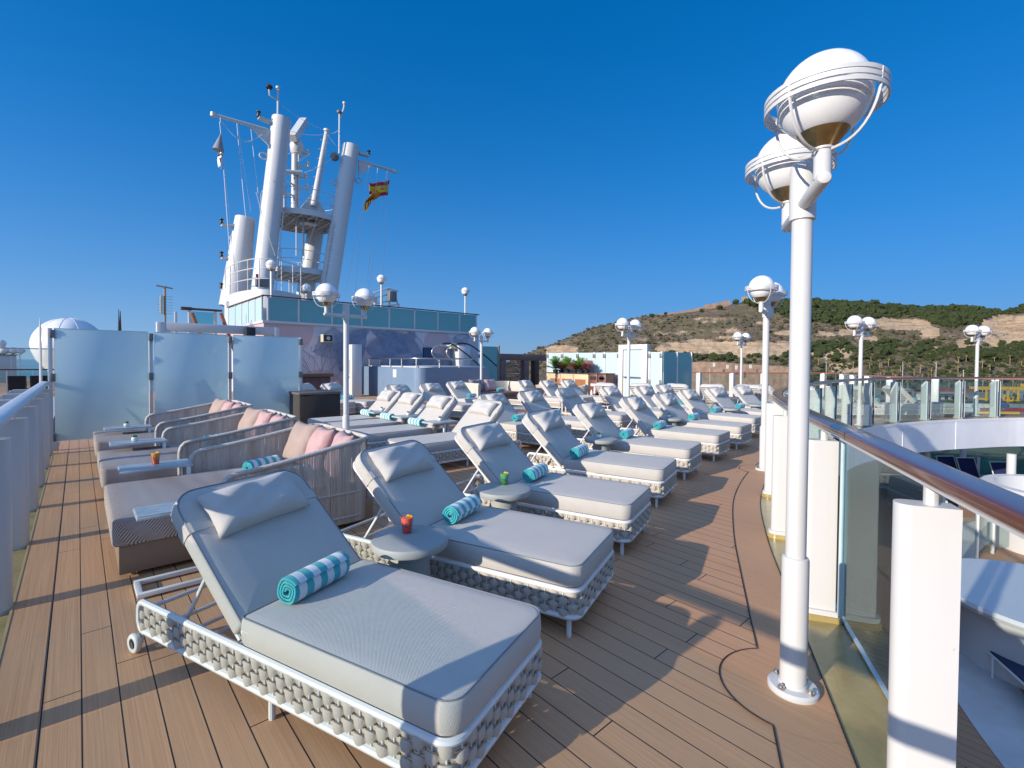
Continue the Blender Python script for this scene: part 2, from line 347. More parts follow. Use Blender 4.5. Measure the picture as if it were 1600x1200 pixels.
def pillow(w, h, t, seed=0, nx=26, ny=16, pinch=.13):
    """loose scatter cushion with drawn corners and creases, lying in xy, bulging in z"""
    rg = random.Random(seed); ph = [rg.uniform(0, 6.28) for _ in range(6)]; b = MB(); ids = {}
    def P(i, j, side):
        u, v = -1+2*i/nx, -1+2*j/ny
        x = u*(1-pinch*(1-v*v)*abs(u)**3*.55); y = v*(1-pinch*(1-u*u)*abs(v)**3*.9)
        e = max(0, (1-u**4)*(1-v**4)); z = t/2*e**.55
        z += .012*e*(math.sin(5*u+3*v+ph[0])*.4+math.sin(9*u*v+ph[1])*.5+math.sin(7*(u-v)+ph[2])*.25)*min(1, t/.1)
        for cu in (-1, 1):
            for cv_ in (-1, 1):
                d = math.hypot(u-cu, (v-cv_)); a = math.atan2(v-cv_, u-cu); z += .007*math.exp(-d*2.2)*math.sin(9*a+ph[3])*e**.3
        return (x*w/2, y*h/2, side*z)
    for s_ in (1, -1):
        for i in range(nx+1):
            for j in range(ny+1):
                edge = i in (0, nx) or j in (0, ny)
                key = (i, j, 0 if edge else s_)
                if key not in ids: ids[key] = len(b.v); b.v.append(P(i, j, s_))
        g = lambda i, j: ids[(i, j, 0 if i in (0, nx) or j in (0, ny) else s_)]
        for i in range(nx):
            for j in range(ny):
                q = (g(i, j), g(i+1, j), g(i+1, j+1), g(i, j+1)); b.f.append(q if s_ > 0 else q[::-1]); b.m.append(0)
    return b

# ------------------------------------------------------------------ sun lounger
W2, ZT, ZB = .375, .285, .13
def lounger_path():                                         # plan of the frame: left side, foot, right side
    r = .07; y0 = -.06; L = [(-W2, 2.0)]
    L += [(-W2, y0+r)]+arc((-W2+r, y0+r), r, PI, 1.5*PI, 6)[1:]+arc((W2-r, y0+r), r, 1.5*PI, 2*PI, 6)+[(W2, 2.0)]
    return L
def resample(P, step):
    P = [Vector(p) for p in P]; out = [P[0].copy()]; acc = 0
    for a, c in zip(P, P[1:]):
        l = (c-a).length; t = step-acc
        while t <= l+1e-9: out.append(a.lerp(c, t/l)); t += step
        acc = (acc+l) % step
    return out
def make_lounger(ang):
    t = empty('sun_lounger', (0, 0, 0), 0, 'lounger', 'sun lounger', 'grey cushioned sun loungers on the deck')
    path = lounger_path(); f = MB()
    for z, r in ((ZT, .0165), (ZB, .0165)):
        f.tube([(x, y, z) for x, y in path[:1]] + [(x, y, z) for x, y in path[1:]], r, 8)
    for s_ in (-1, 1):                                      # rounded head ends of the side panels
        f.tube([(s_*W2, 1.99, ZT)]+[(s_*W2, 2.0+.045*math.sin(a), ZT-.045+.045*math.cos(a)) for a in (0, .5, 1.05, 1.57)]+[(s_*W2, 2.045, ZB+.04)]+[(s_*W2, 2.0+.04*math.sin(a), ZB+.04+.04*math.cos(a)) for a in (1.57, 2.1, 2.6, PI)], .0165, 8)
    for y, z in ((1.96, .262), (1.62, ZB), (1.16, .285), (.5, .285), (1.96, ZB)): f.tube([(-W2, y, z), (W2, y, z)], .0125, 8)
    rods = resample(path, .058)
    for p in rods[1:]: f.tube([(p.x, p.y, ZB), (p.x, p.y, ZT)], .0048, 6, caps=False)
    f.build('frame', WHITE2, t, 40)
    w = MB(); sub = 12; fine = resample(path, .058/sub); N = len(fine)
    rowz = [ZB+.028+i*.0335 for i in range(4)]
    tang = [(fine[min(i+1, N-1)]-fine[max(i-1, 0)]).normalized() for i in range(N)]
    for ri, z in enumerate(rowz):
        base = len(w.v)
        for i in range(N):
            ph = PI*i/sub+PI*ri; cc = abs(math.cos(ph)); off = math.copysign(cc**.6, math.cos(ph))*.0115; bulge = .42+.58*cc**.55; h = .0235*bulge
            n_ = Vector((-tang[i].y, tang[i].x))*-1 if 0 else Vector((tang[i].y, -tang[i].x)); n_ = -n_
            p = fine[i]+n_*-off
            o1 = p-n_*.0085*bulge; o2 = p+n_*.006
            for q, zz in ((o2, z-h*.8), (p-n_*.005*bulge, z-h), (o1, z-h*.45), (o1-n_*.001, z+h*.35), (p-n_*.005*bulge, z+h), (o2, z+h*.8)): w.v.append((q.x, q.y, zz))
        for i in range(N-1):
            for k in range(6): l = (k+1) % 6; w.f.append((base+i*6+k, base+i*6+l, base+(i+1)*6+l, base+(i+1)*6+k)); w.m.append(0)
    w.build('rope_weave', ROPE, t, 60)
    for x, y in ((-.345, 0), (.345, 0), (-.345, .95), (.345, .95)):
        l = MB(); l.tube([(x, y, ZB+.005), (x, y, .008)], .0155, 10).tube([(x, y, .012), (x, y, 0)], .0125, 10); l.build('leg', WHITE2, t)
    for s_ in (-1, 1):
        x = s_*(W2+.02); wh = MB()
        pr = [(.030, -.014), (.045, -.016), (.052, -.010), (.054, 0), (.052, .010), (.045, .016), (.030, .014), (.030, -.014)]
        for i in range(len(pr)-1): pass
        n = 22; base = 0
        for r_, a in pr:
            for k in range(n): th = 2*PI*k/n; wh.v.append((x+a, 2.055+r_*math.cos(th), .054+r_*math.sin(th)))
        for i in range(len(pr)-1):
            for k in range(n): l = (k+1) % n; wh.f.append((i*n+k, i*n+l, (i+1)*n+l, (i+1)*n+k)); wh.m.append(0)
        wo = wh.build('wheel', TYRE, t, 50)
        hb = MB()
        for k in range(5):
            th = 2*PI*k/5; hb.obox((x, 2.055, .054), (x, 2.055+.033*math.cos(th), .054+.033*math.sin(th)), .007, .016, (1, 0, 0))
        hb.tube([(x-.015, 2.055, .054), (x+.015, 2.055, .054)], .011, 10); hb.build('hub', HUB, wo)
        br = MB(); br.obox((s_*(W2-.01), 2.03, ZB), (s_*(W2-.01), 2.055, .045), .03, .012, (1, 0, 0)); br.build('wheel_bracket', WHITE2, t)
    sc, pip = cushion(.765, 1.205, .132, .08, 0, .53, .302, .008, [.03, .03, .085, .085])
    so = sc.build('seat_cushion', CUSH, t, 45); MB().tube(pip, .0032, 5, True).build('piping', PIPING, so)
    mt = MB(); mt.obox((-.384, 1.06, .37), (-.384, 1.115, .37), .002, .018); mt.build('zip_pull', WHITE2, so)
    # reclining back: built flat about its hinge, then raised
    hinge = (0, 1.185, .315)
    bc, pip = cushion(.765, .815, .098, .10, 0, .405, .012, .006, [.13, .13, .02, .02])
    bo = bc.build('back_cushion', CUSH, t, 45); pp = MB().tube(pip, .0032, 5, True).build('piping', PIPING, bo)
    fr = MB(); fr.tube([(-.35, -.02, 0)]+[(-.35, .72, 0)]+[(x, y, 0) for x, y in arc((-.28, .72), .07, PI, PI/2, 4)]+[(x, y, 0) for x, y in arc((.28, .72), .07, PI/2, 0, 4)]+[(.35, -.02, 0)], .0125, 8)
    for y in (.1, .2, .3, .4, .5, .6, .7): fr.obox((-.35, y, 0), (.35, y, 0), .05, .006)
    fo = fr.build('back_frame', WHITE2, t, 40)
    st = MB(); z0, z1, y = -.004, .116, .575
    half = [(.33, y, .004), (.372, y, .010), (.386, y, .030), (.387, y, z1-.022), (.380, y, z1-.008), (.36, y, z1-.001), (.15, y, z1+.001)]; loop = [(-a, b_, c) for a, b_, c in half]+half[::-1]
    for p, q in zip(loop, loop[1:]): st.obox(p, q, .004 if p[2] != q[2] or 1 else .004, .062, (0, 1, 0))
    so2 = st.build('strap', CUSH, t)
    po = pillow(.56, .28, .16, 3).build('head_pillow', PILLOWM, t, 80)
    for o in (bo, fo, so2): o.location = hinge; o.rotation_euler = (R(ang), 0, 0)
    a = R(ang); po.location = (0.02, hinge[1]+.60*math.cos(a)-.150*math.sin(a), hinge[2]+.60*math.sin(a)+.150*math.cos(a)); po.rotation_euler = (a+R(4), 0, R(-2))
    sp = MB(); c, s_ = math.cos(a), math.sin(a)
    for x in (-.33, .33): sp.tube([(x, hinge[1]+.37*c, hinge[2]+.37*s_-.008), (x, hinge[1]+.56, ZB+.012)], .0105, 8)
    sp.tube([(-.33, hinge[1]+.56, ZB+.012), (.33, hinge[1]+.56, ZB+.012)], .0105, 8)
    sp.build('back_support', WHITE2, t)
    return t
proto = {}
def lounger(x, y, hd, ang, label):
    if ang in proto: o = copy_tree(proto[ang])
    else: o = proto[ang] = make_lounger(ang)
    for ch in o.children:
        if ch.name.startswith('head_pillow'): ch.location.x = random.uniform(-.045, .045); ch.rotation_euler.y = R(random.uniform(-4, 4)); ch.rotation_euler.z = R(random.uniform(-4, 4))
    o.location = (x, y, 0); o.rotation_euler = (0, 0, R(hd)); o['label'] = label; o['category'] = 'sun lounger'; o['group'] = 'grey cushioned sun loungers on the deck'
    return o

# ------------------------------------------------------------------ rolled towel
def towel_mat():
    m, nt, b = newmat('striped_terry'); b.inputs['Roughness'].default_value = 1; b.inputs['Sheen Weight'].default_value = .3
    v = coord(nt); sp = nt.nodes.new('ShaderNodeSeparateXYZ'); nt.links.new(v, sp.inputs[0])
    w = mth(nt, 'ADD', sp.outputs[0], mth(nt, 'MULTIPLY', mth(nt, 'SUBTRACT', noise(nt, 30, 2, .5, v), .5), .006))
    q = mth(nt, 'FRACT', mth(nt, 'ADD', mth(nt, 'DIVIDE', w, .088), .25)); s_ = mth(nt, 'LESS_THAN', q, .5)
    f = noise(nt, 220, 3, .7, v)
    nt.links.new(mix(nt, f, mix(nt, s_, (.62, .66, .68), (.018, .32, .36)), mix(nt, s_, (.80, .82, .83), (.05, .47, .50))), b.inputs['Base Color'])
    bump(nt, b, f, .9, .006); return m
TOWEL = towel_mat()
def make_towel():
    b = MB(); L = .36; turns = 3.4; th = .013; n = 84; pts = []
    for i in range(n+1):
        a = turns*2*PI*i/n; r = .012+.056*(i/n)
        pts.append((r, a))
    def ring(x, jig):
        out = []
        for r, a in pts: out.append((x+jig*.004*math.sin(3*a), (r+th/2)*math.cos(a), (r+th/2)*math.sin(a)))
        for r, a in pts[::-1]: out.append((x+jig*.004*math.sin(3*a), (r-th/2+.002)*math.cos(a), (r-th/2+.002)*math.sin(a)))
        return out
    xs = [-L/2, -L/2+.008]+[-L/2+L*k/9 for k in range(1, 9)]+[L/2-.008, L/2]; m_ = None
    for k, x in enumerate(xs):
        rg = ring(x, 1 if k in (0, len(xs)-1) else 0)
        sc_ = .96 if k in (0, len(xs)-1) else 1
        b.v += [(p[0], p[1]*sc_, p[2]*sc_) for p in rg]; m_ = len(rg)
    for k in range(len(xs)-1):
        for i in range(m_): j = (i+1) % m_; b.f.append((k*m_+i, (k+1)*m_+i, (k+1)*m_+j, k*m_+j)); b.m.append(0)
    for k, flip in ((0, 0), (len(xs)-1, 1)):
        for i in range(n):
            q = (k*m_+i, k*m_+i+1, k*m_+m_-2-i, k*m_+m_-1-i); b.f.append(q[::-1] if flip else q); b.m.append(0)
    return b.build('rolled_towel', TOWEL, None, 50)
towel0 = None
def towel(loc, rz, label, roll=0, s_=1):
    global towel0
    if towel0 is None: o = towel0 = make_towel()
    else: o = towel0.copy(); link(o)
    o.location = loc; o.rotation_euler = (R(roll), 0, R(rz)); o.scale = (s_, s_, s_)
    tag(o, label, 'towel', 'rolled striped towels'); return o

# ------------------------------------------------------------------ tables, pots, drinks
def round_table():
    t = empty('side_table', (0, 0, 0), 0, 'x', 'side table', 'round pedestal side tables')
    MB().lathe([(.01, .452), (.12, .455), (.205, .462), (.232, .468), (.237, .476), (.238, .508), (.234, .517), (.224, .52), (.1, .52), (.002, .52)], 48).build('table_top', TABLE, t, 35)
    MB().lathe([(.16, 0), (.16, .012), (.152, .03), (.135, .2), (.120, .38), (.112, .44), (.112, .456)], 40).build('pedestal', TABLE, t, 40)
    return t
def pot_plant():
    t = empty('potted_succulent', (0, 0, 0), 0, 'x', 'potted plant', 'small succulents in white pots')
    MB().lathe([(.022, 0), (.034, .012), (.037, .03), (.033, .05), (.028, .056), (.024, .05), (.002, .048)], 20).build('pot', POTW, t, 50)
    p = MB(); rg = random.Random(4)
    for k in range(26):
        a = rg.uniform(0, 2*PI); e = rg.uniform(.35, 1.45); l = rg.uniform(.028, .048); d = Vector((math.cos(a)*math.cos(e), math.sin(a)*math.cos(e), math.sin(e)))
        p.tube([Vector((0, 0, .048)), Vector((0, 0, .05))+d*l*.5, Vector((0, 0, .05))+d*l], [.004, .007, .0008], 5)
    p.build('leaves', GREEN, t, 60); return t
def drink_mat(name, c0, c1, z0, z1):
    m, nt, b = newmat(name); v = coord(nt); sp = nt.nodes.new('ShaderNodeSeparateXYZ'); nt.links.new(v, sp.inputs[0])
    g = mth(nt, 'ADD', mth(nt, 'DIVIDE', mth(nt, 'SUBTRACT', sp.outputs[2], z0), z1-z0), mth(nt, 'MULTIPLY', mth(nt, 'SUBTRACT', noise(nt, 40, 3, .6, v), .5), .5))
    nt.links.new(ramp(nt, g, [(.15, c0), (.9, c1)]), b.inputs['Base Color']); b.inputs['Roughness'].default_value = .15
    b.inputs['Subsurface Weight'].default_value = .6; b.inputs['Subsurface Radius'].default_value = (.05, .02, .01); return m
CUP = glassm('clear_plastic_cup', (.92, .93, .93), .15)
def drink(loc, label, c0, c1, slice_col, emblem, h=.118):
    t = empty('drink_cup', loc, R(-42), label, 'drink')
    cu = MB().lathe([(.028, .001), (.030, .004), (.043, h-.003), (.0452, h), (.043, h-.001), (.0415, h-.004)], 32, caps=False).build('cup', CUP, t, 40)
    MB().lathe([(.002, .004), (.0285, .005), (.0385, h*.82), (.036, h*.84), (.002, h*.845)], 28).build('beverage', drink_mat('beverage', c0, c1, 0, h*.8), t, 40)
    sl = MB(); cx = Vector((.012, .0, h*.83)); pts = [(0, 0)]+arc((0, 0), .026, 0, PI, 12)
    for k in range(2):
        a = R(25+30*k); vs = []
        for th in (-.002, .002):
            for u, v in pts: vs.append((cx.x+u*math.cos(a)-.012*k, cx.y+th+k*.008, cx.z-.006+v*.8+u*.25))
        n = len(pts); sl.add(vs, [tuple(range(n)), tuple(range(n, 2*n))[::-1]]+[(i, n+i, n+(i+1) % n, (i+1) % n) for i in range(n)])
    sl.build('fruit_slice', M('citrus_slice', slice_col, .4, var=.3, vs=80), t, 30)
    rg = random.Random(5); ic = MB()
    for k in range(4): a = k*1.7; ic.bbox(.014*math.cos(a)-.009, .014*math.cos(a)+.009, .014*math.sin(a)-.009, .014*math.sin(a)+.009, h*.78, h*.78+.016, .003)
    ic.build('ice', CUP, t, 30)
    def onface(x, z, w, hh, bb):                            # a small mark printed on the cup's near side
        r_ = .028+(.043-.028)*z/h+.0012; vs = []; n = 6
        for zz in (z-hh/2, z+hh/2):
            for i in range(n+1): a = -PI/2+(x-w/2+w*i/n)/r_; vs.append((r_*math.cos(a), r_*math.sin(a), zz))
        bb.add(vs, [(i, i+1, n+2+i, n+1+i) for i in range(n)])
    e = MB(); onface(0, h*.56, .011, .010, e); e.build('emblem', M('emblem_blue', emblem, .4), cu, 0)
    e = MB(); x = -.021
    rg = random.Random(9)
    while x < .021:
        w = rg.uniform(.0025, .004); onface(x, h*.44, w, .0045, e); x += w+.0014
    for x in (-.009, -.003, .003, .008): onface(x, h*.385, .0035, .0035, e)
    e.build('lettering', M('print_dark', (.03, .025, .05), .5), cu, 0)
    return t
def slat_table(name, label, w, d, zt, legs, group):
    """small white aluminium table: slab top with a slatted deck and square legs"""
    t = empty(name, (0, 0, 0), 0, label, 'side table', group)
    b = MB(); n = 7; b.bbox(-w/2, w/2, -d/2, d/2, zt-.03, zt-.006, .003)
    for i in range(n): y0 = -d/2+.008+i*(d-.016)/n; b.box(-w/2+.008, w/2-.008, y0+.003, y0+(d-.016)/n-.003, zt-.006, zt)
    b.build('table_top', PALETAB, t, 30)
    for x, y in legs: l = MB(); l.bbox(x-.0175, x+.0175, y-.0175, y+.0175, 0, zt-.03, .003); l.build('leg', WHITE2, t)
    return t
# ------------------------------------------------------------------ loungers of the front row, fanned round the opening
A = [(1.28, 1.52, 19.6, 40, 'grey sun lounger nearest the camera, with a striped towel, cut by the bottom edge'),
     (2.46, 1.96, 19.8, 42, 'second sun lounger from the camera, behind the round table holding the red drink'),
     (3.71, 2.45, 18.0, 43, 'sun lounger behind the round table with the green drink'),
     (5.12, 2.97, 17.0, 44, 'fourth front row lounger, a striped towel at its fold, no table before it'),
     (6.53, 3.37, 13.5, 45, 'fifth front row lounger, behind the round table with the nearer succulent'),
     (8.1, 3.66, 8.5, 46, 'sixth front row lounger, its round towel end beside the bare mattress'),
     (9.5, 3.86, 5.5, 46, 'seventh front row lounger, beyond the table with the farther succulent'),
     (11.2, 4.25, 2, 46, 'eighth front row lounger, its foot hidden behind the middle lamp post'),
     (12.75, 4.35, -2, 46, 'ninth front row lounger, third from the far end of the curved row'),
     (14.1, 4.3, -8, 46, 'tenth front row lounger, next to last of the curved row'),
     (15.45, 4.35, -14, 46, 'last lounger at the far end of the curved front row, behind the middle lamp post')]
for a in A: lounger(*a)
def foot_from_head(x, y, hd):                               # head corner seen in the photo -> where the foot stands
    h = R(hd); return x+1.75*math.sin(h)+.36*math.cos(h), y-1.75*math.cos(h)+.36*math.sin(h)
# second row turned to the sun, feet to port
for y, l in ((9.62, 'sun-facing lounger with its feet nearest the dark storage box'), (8.72, 'sun-facing lounger just behind the white lamp post with twin globes'),
             (7.62, 'sun-facing lounger beside the nearest white slatted table, in front of the lamp post'), (6.28, 'sun-facing lounger nearest the camera, its foot hidden by the second front lounger')):
    lounger(3.5, y, -90, 45, l)
for x, y, hd, an, l in ((5.95, 7.65, 9, 45, 'lounger behind the sun-facing row, its towel left of the little white table'),
                    (7.2, 7.85, 9, 46, 'middle row lounger behind the white table with a succulent, right of the cream sofa'),
                    (8.72, 8.1, 9, 46, 'middle row lounger left of the rope chair and its brown bins'),
                    (10.35, 8.0, 6, 46, 'middle row lounger standing in front of the bins, left of the slim lamp post'),
                    (11.35, 7.6, 4, 46, 'middle row lounger behind the slim lamp post by the glass door'),
                    (12.6, 7.75, 0, 46, 'middle row lounger below the right end of the glass screen'),
                    (6.1, 11.9, 10, 45, 'blue shaded lounger at the light side of the tiled pool wall'),
                    (7.35, 12.2, 8, 45, 'lounger at the rounded corner of the tiled pool wall'),
                    (8.9, 13.1, 8, 45, 'lounger before the dark blue pool wall with a towel beside its pillow'),
                    (11.3, 12.3, 12, 46, 'far lounger just right of the cream sofa, below the slatted pergola'),
                    (12.1, 12.0, 10, 46, 'far lounger in front of the wooden planter counter, left one of a pair'),
                    (12.9, 11.7, 8, 46, 'far lounger under the middle plants of the counter'),
                    (5.45, 14.7, 22, 40, 'shaded lounger with a towel in front of the leaf mural'),
                    (4.55, 14.6, 22, 40, 'shaded lounger half hidden by the edge of the frosted screen')):
    fx, fy = foot_from_head(x, y, hd); lounger(fx, fy, hd, an, l)
# loungers turned away, seen from behind their slatted backs
for x, y, l in ((12.3, 9.3, 'slat-backed lounger seen from behind, nearest the bins'), (13.05, 8.5, 'slat-backed lounger seen from behind at the glass door'),
                (13.75, 7.65, 'slat-backed lounger seen from behind, below the end of the glass screen'), (14.45, 6.85, 'slat-backed lounger seen from behind, left of the far twin lamp'),
                (15.15, 6.05, 'slat-backed lounger seen from behind, nearest the far end of the front row')):
    lounger(x+1.75, y+.1, 93, 46, l)
for x, y, l in ((16.55, 4.55, 'lounger across the opening, leftmost behind the far railing'), (17.65, 3.75, 'lounger across the opening, second from the left behind the glass'),
                (18.95, 2.75, 'lounger across the opening, with a round towel end, third behind the glass'), (20.25, 2.05, 'lounger across the opening, rightmost, beside the railing')):
    lounger(x, y, 48, 44, l)

# towels at the folds
def fold(x, y, hd, across, zz=.505, back=1.05):
    h = R(hd); return (x+across*math.cos(h)-back*math.sin(h), y+across*math.sin(h)+back*math.cos(h), zz)
tw = [(0, -.04, 1.03, 'striped towel rolled on the nearest lounger'), (1, .02, 1.0, 'striped towel behind the red drink'), (2, .0, 1.0, 'striped towel behind the green drink'), (3, -.2, 1.0, 'striped towel on the fourth front lounger, all of it in view'),
      (4, .1, 1.0, 'striped towel behind the table with the nearest succulent'), (5, -.2, .98, 'bright round-ended towel on the sixth front lounger'), (6, .12, 1.0, 'striped towel behind the farther succulent table'), (7, .2, 1.0, 'dim towel on the eighth front lounger'), (8, .2, 1.0, 'dim towel on the ninth front lounger'), (9, .2, 1.0, 'small towel end right of the middle lamp post')]
for i, ac, bk, l in tw:
    x, y, hd = A[i][:3]; towel(fold(x, y, hd, ac, .508, bk), hd+4, l, 30*i)
for x, y, l in ((5.95, 7.65, 'striped towel left of the little white table'), (7.2, 7.85, 'striped towel lying behind the white table with a succulent'), (8.72, 8.1, 'striped towel below the rope chair'), (12.6, 7.75, 'towel under the glass screen'), (7.35, 12.2, 'sliver of towel at the pool wall corner'), (8.9, 13.1, 'striped towel before the dark blue wall'), (12.1, 12.0, 'pale round towel end on a far lounger'), (5.45, 14.7, 'shaded striped towel before the mural')):
    h = R(9); fx, fy = foot_from_head(x, y, 9); towel(fold(fx, fy, 9, .1, .508, 1.0), 14, l, 50)
for y, l in ((9.62, 'towel under the farthest white slatted table'), (8.72, 'towel under the middle white slatted table'), (7.62, 'towel under the nearest white slatted table')):
    towel((4.55, y+.0, .508), 95, l, 20)
for x, y, l in ((18.95, 2.75, 'blue-white towel end behind the far railing'), (20.25, 2.05, 'blue towel behind the far railing, rightmost'), (17.65, 3.75, 'towel seen through the far railing, left one')):
    towel(fold(x, y, 48, .1, .508, 1.0), 50, l)

# round tables, little tables, pots and drinks
rtab = round_table(); pot0 = None
RT = [((1.53, 2.63), 'round grey table between the two nearest loungers, with a red drink'), ((2.74, 3.13), 'round grey table with a green drink'), ((5.62, 4.28), 'round grey table with the nearest potted succulent'),
      ((8.85, 5.0), 'round grey table with the farther potted succulent'), ((11.9, 5.15), 'round grey table with nothing on it, left of the far two'), ((13.6, 5.2), 'round grey table partly behind the middle lamp post')]
for i, ((x, y), l) in enumerate(RT):
    o = rtab if i == 0 else copy_tree(rtab); o.location = (x, y, 0); o.rotation_euler = (0, 0, i); tag(o, l, 'side table', 'round pedestal side tables')
def pot(x, y, z, label):
    global pot0
    if pot0 is None: o = pot0 = pot_plant()
    else: o = copy_tree(pot0)
    o.location = (x, y, z); o.rotation_euler = (0, 0, x*7+y); tag(o, label, 'potted plant', 'small succulents in white pots'); return o
p = Vector((5.60, 4.30)); pot(p.x, p.y, .52, 'succulent on the round table in the middle of the front row')
p = Vector((8.82, 5.03)); pot(p.x, p.y, .52, 'succulent on the farther round table')
p = on_z(636, 832, .52); drink((p.x, p.y, .52), 'clear cup of red iced drink with an orange slice', (.75, .025, .010), (.85, .14, .05), (.85, .38, .02), (.03, .06, .45))
p = on_z(788, 757, .52); drink((p.x, p.y, .52), 'clear cup of green iced drink with a lemon slice', (.012, .16, .012), (.12, .42, .12), (.85, .62, .05), (.05, .35, .7))

# ------------------------------------------------------------------ daybeds on the port side
def woven_mat():
    m, nt, b = newmat('brown_chevron_weave'); b.inputs['Roughness'].default_value = .75; b.inputs['Specular IOR Level'].default_value = .5
    v = coord(nt); sp = nt.nodes.new('ShaderNodeSeparateXYZ'); nt.links.new(v, sp.inputs[0]); x, y, z = sp.outputs
    tri = mth(nt, 'PINGPONG', mth(nt, 'ADD', x, mth(nt, 'MULTIPLY', z, 1.)), .11)
    s_ = mth(nt, 'SINE', mth(nt, 'MULTIPLY', mth(nt, 'ADD', mth(nt, 'ADD', y, mth(nt, 'MULTIPLY', z, 1.0)), mth(nt, 'MULTIPLY', tri, .55)), 2*PI/.013))
    s2 = mth(nt, 'SINE', mth(nt, 'MULTIPLY', mth(nt, 'ADD', x, z), 2*PI/.010))
    band = noise(nt, 3.2, 2, .5, coord(nt, 'Object', (1, .12, 1)))
    k = mth(nt, 'ADD', mth(nt, 'ADD', mth(nt, 'MULTIPLY', s_, .42), .5), mth(nt, 'MULTIPLY', mth(nt, 'SUBTRACT', band, .5), 1.4))
    nt.links.new(mix(nt, ramp(nt, k, [(.35, 0.), (.6, 1.)]), (.26, .15, .112), (.60, .57, .55)), b.inputs['Base Color'])
    bump(nt, b, mth(nt, 'ADD', s_, mth(nt, 'MULTIPLY', s2, .6)), .4, .003); return m
WOVEN = woven_mat(); PLINTH = M('brown_plinth_panel', (.30, .19, .125), .5, var=.06)
ROPEC = M('wrapped_rope_pale', (.50, .47, .43), .8, var=.25, vs=40)
def strand_mat():
    m, nt, b = newmat('weathered_rope_strands'); b.inputs['Roughness'].default_value = .8
    v = coord(nt, 'Object', (14, 14, .9)); f = noise(nt, 1, 4, .65, v); g = noise(nt, 60, 2, .5, coord(nt, 'Object', (1, 1, .05)))
    nt.links.new(mix(nt, g, ramp(nt, f, [(.32, (.27, .20, .15)), (.48, (.50, .43, .36)), (.66, (.66, .60, .52))]), (.46, .39, .32)), b.inputs['Base Color']); return m
STRAND = strand_mat()
PINK = fabric('pink_boucle', (.66, .42, .40), 320, .9, .2, wr=.3); BROWNP = fabric('rust_weave_pillow', (.50, .37, .31), 300, .9, .25, wr=.2)
def daybed(y0, y1, label):
    t = empty('daybed', (.19, (y0+y1)/2, 0), 0, label, 'daybed', 'woven daybeds with rope sides'); hy = (y1-y0)/2
    b = MB(); b.bbox(.02, 2.0, -hy+.03, hy-.03, .035, .245, .006)
    for x in (.1, 1.0, 1.9):
        for y in (-hy+.1, hy-.1): b.tube([(x, y, 0), (x, y, .05)], .02, 8)
    b.build('plinth', PLINTH, t)
    m, pip = cushion(1.93, 2*hy-.02, .205, .05, .945, 0, .245, .012); m.build('mattress', WOVEN, t, 45)
    def rail(sy):
        pts = [(.66, sy, .12), (.66, sy, .55), (.675, sy, .615), (.71, sy, .655), (.76, sy, .67), (1.1, sy, .715), (1.45, sy, .775), (1.72, sy, .825)]
        return pts
    hh = hy+.02; back = [(1.85, -hh+.012, .84), (1.95, -hh+.08, .845), (1.98, -hh+.18, .845), (1.98, hh-.18, .845), (1.95, hh-.08, .845), (1.85, hh-.012, .84)]
    top = rail(-hh)+back+rail(hh)[::-1]
    f = MB(); f.tube(top, .021, 10)
    low = [(.66, -hh, .12), (1.8, -hh, .12), (1.95, -hh+.08, .12), (1.98, -hh+.2, .12), (1.98, hh-.2, .12), (1.95, hh-.08, .12), (1.8, hh, .12), (.66, hh, .12)]
    for zz in (0, .23): f.tube([(x, y, z+zz) for x, y, z in low], .011, 8)
    f.build('rail', ROPEC, t, 45)
    g = MB(); rg = random.Random(int(y0*10))
    P = [Vector(p) for p in top[2:-2]]; d = [(P[0], 0)]
    q = resample([(p.x, p.y) for p in P], .0145)
    def zt(x): return .6+max(0, (x-.66))*.19 if x < 1.85 else .845
    for p in q:
        z1 = min(.845, zt(p.x)+.05); w = rg.uniform(.0056, .0074)
        tx = (0, 1) if p.x > 1.93 else (1, 0); off = rg.uniform(-.004, .004)
        a = Vector((p.x, p.y, 0)); u = Vector((tx[0], tx[1], 0)); nrm = Vector((-tx[1], tx[0], 0))
        vs = [a+u*s_*w+nrm*(off*k+e)+Vector((0, 0, z)) for z, k in ((.06, 0), (.45, 1), (z1-.01, 0)) for s_, e in ((-1, 0), (0, -.003), (1, 0), (0, .003))]
        g.add(vs, [(i*4+k, i*4+(k+1) % 4, i*4+4+(k+1) % 4, i*4+4+k) for i in range(2) for k in range(4)])
    g.build('rope_side', STRAND, t, 0); return t
daybed(4.46, 5.85, 'nearest woven daybed, cut by the front lounger'); daybed(6.6, 8.0, 'middle woven daybed, the red and orange drink on the table across it'); daybed(8.8, 10.2, 'farthest woven daybed, against the frosted screen')
for y0, y1, nm in ((4.46, 5.85, 'nearest'), (6.6, 8.0, 'middle'), (8.8, 10.2, 'farthest')):
    ps = [('rust patterned cushion, far corner of the %s daybed' % nm, BROWNP, y1-.27, 1.86, .50, 8), ('pink cushion, middle of the %s daybed' % nm, PINK, y1-.64, 1.92, .48, -6), ('pink cushion, near corner of the %s daybed' % nm, PINK, y0+.28, 1.95, .47, -12)]
    for k, (l, m, y, x, w, rz) in enumerate(ps):
        o = pillow(w, w, .19, int(y*10)).build('throw_cushion', m, None, 80)
        o.rotation_euler = (R(90), 0, 0); o.matrix_world = Matrix.Translation((x, y, .455+w*.46)) @ Matrix.Rotation(R(90+rz), 4, 'Z') @ Matrix.Rotation(R(-68), 4, 'X') @ Matrix.Rotation(R(180), 4, 'X')
        tag(o, l, 'cushion', 'cushions on the daybeds')
    towel((1.42, y1-.42, .53), 24, 'rolled towel in front of the rust cushion on the %s daybed' % nm, 40); towel((1.5, y0+.35, .53), 10, 'rolled towel behind the near rope side of the %s daybed' % nm, 80)
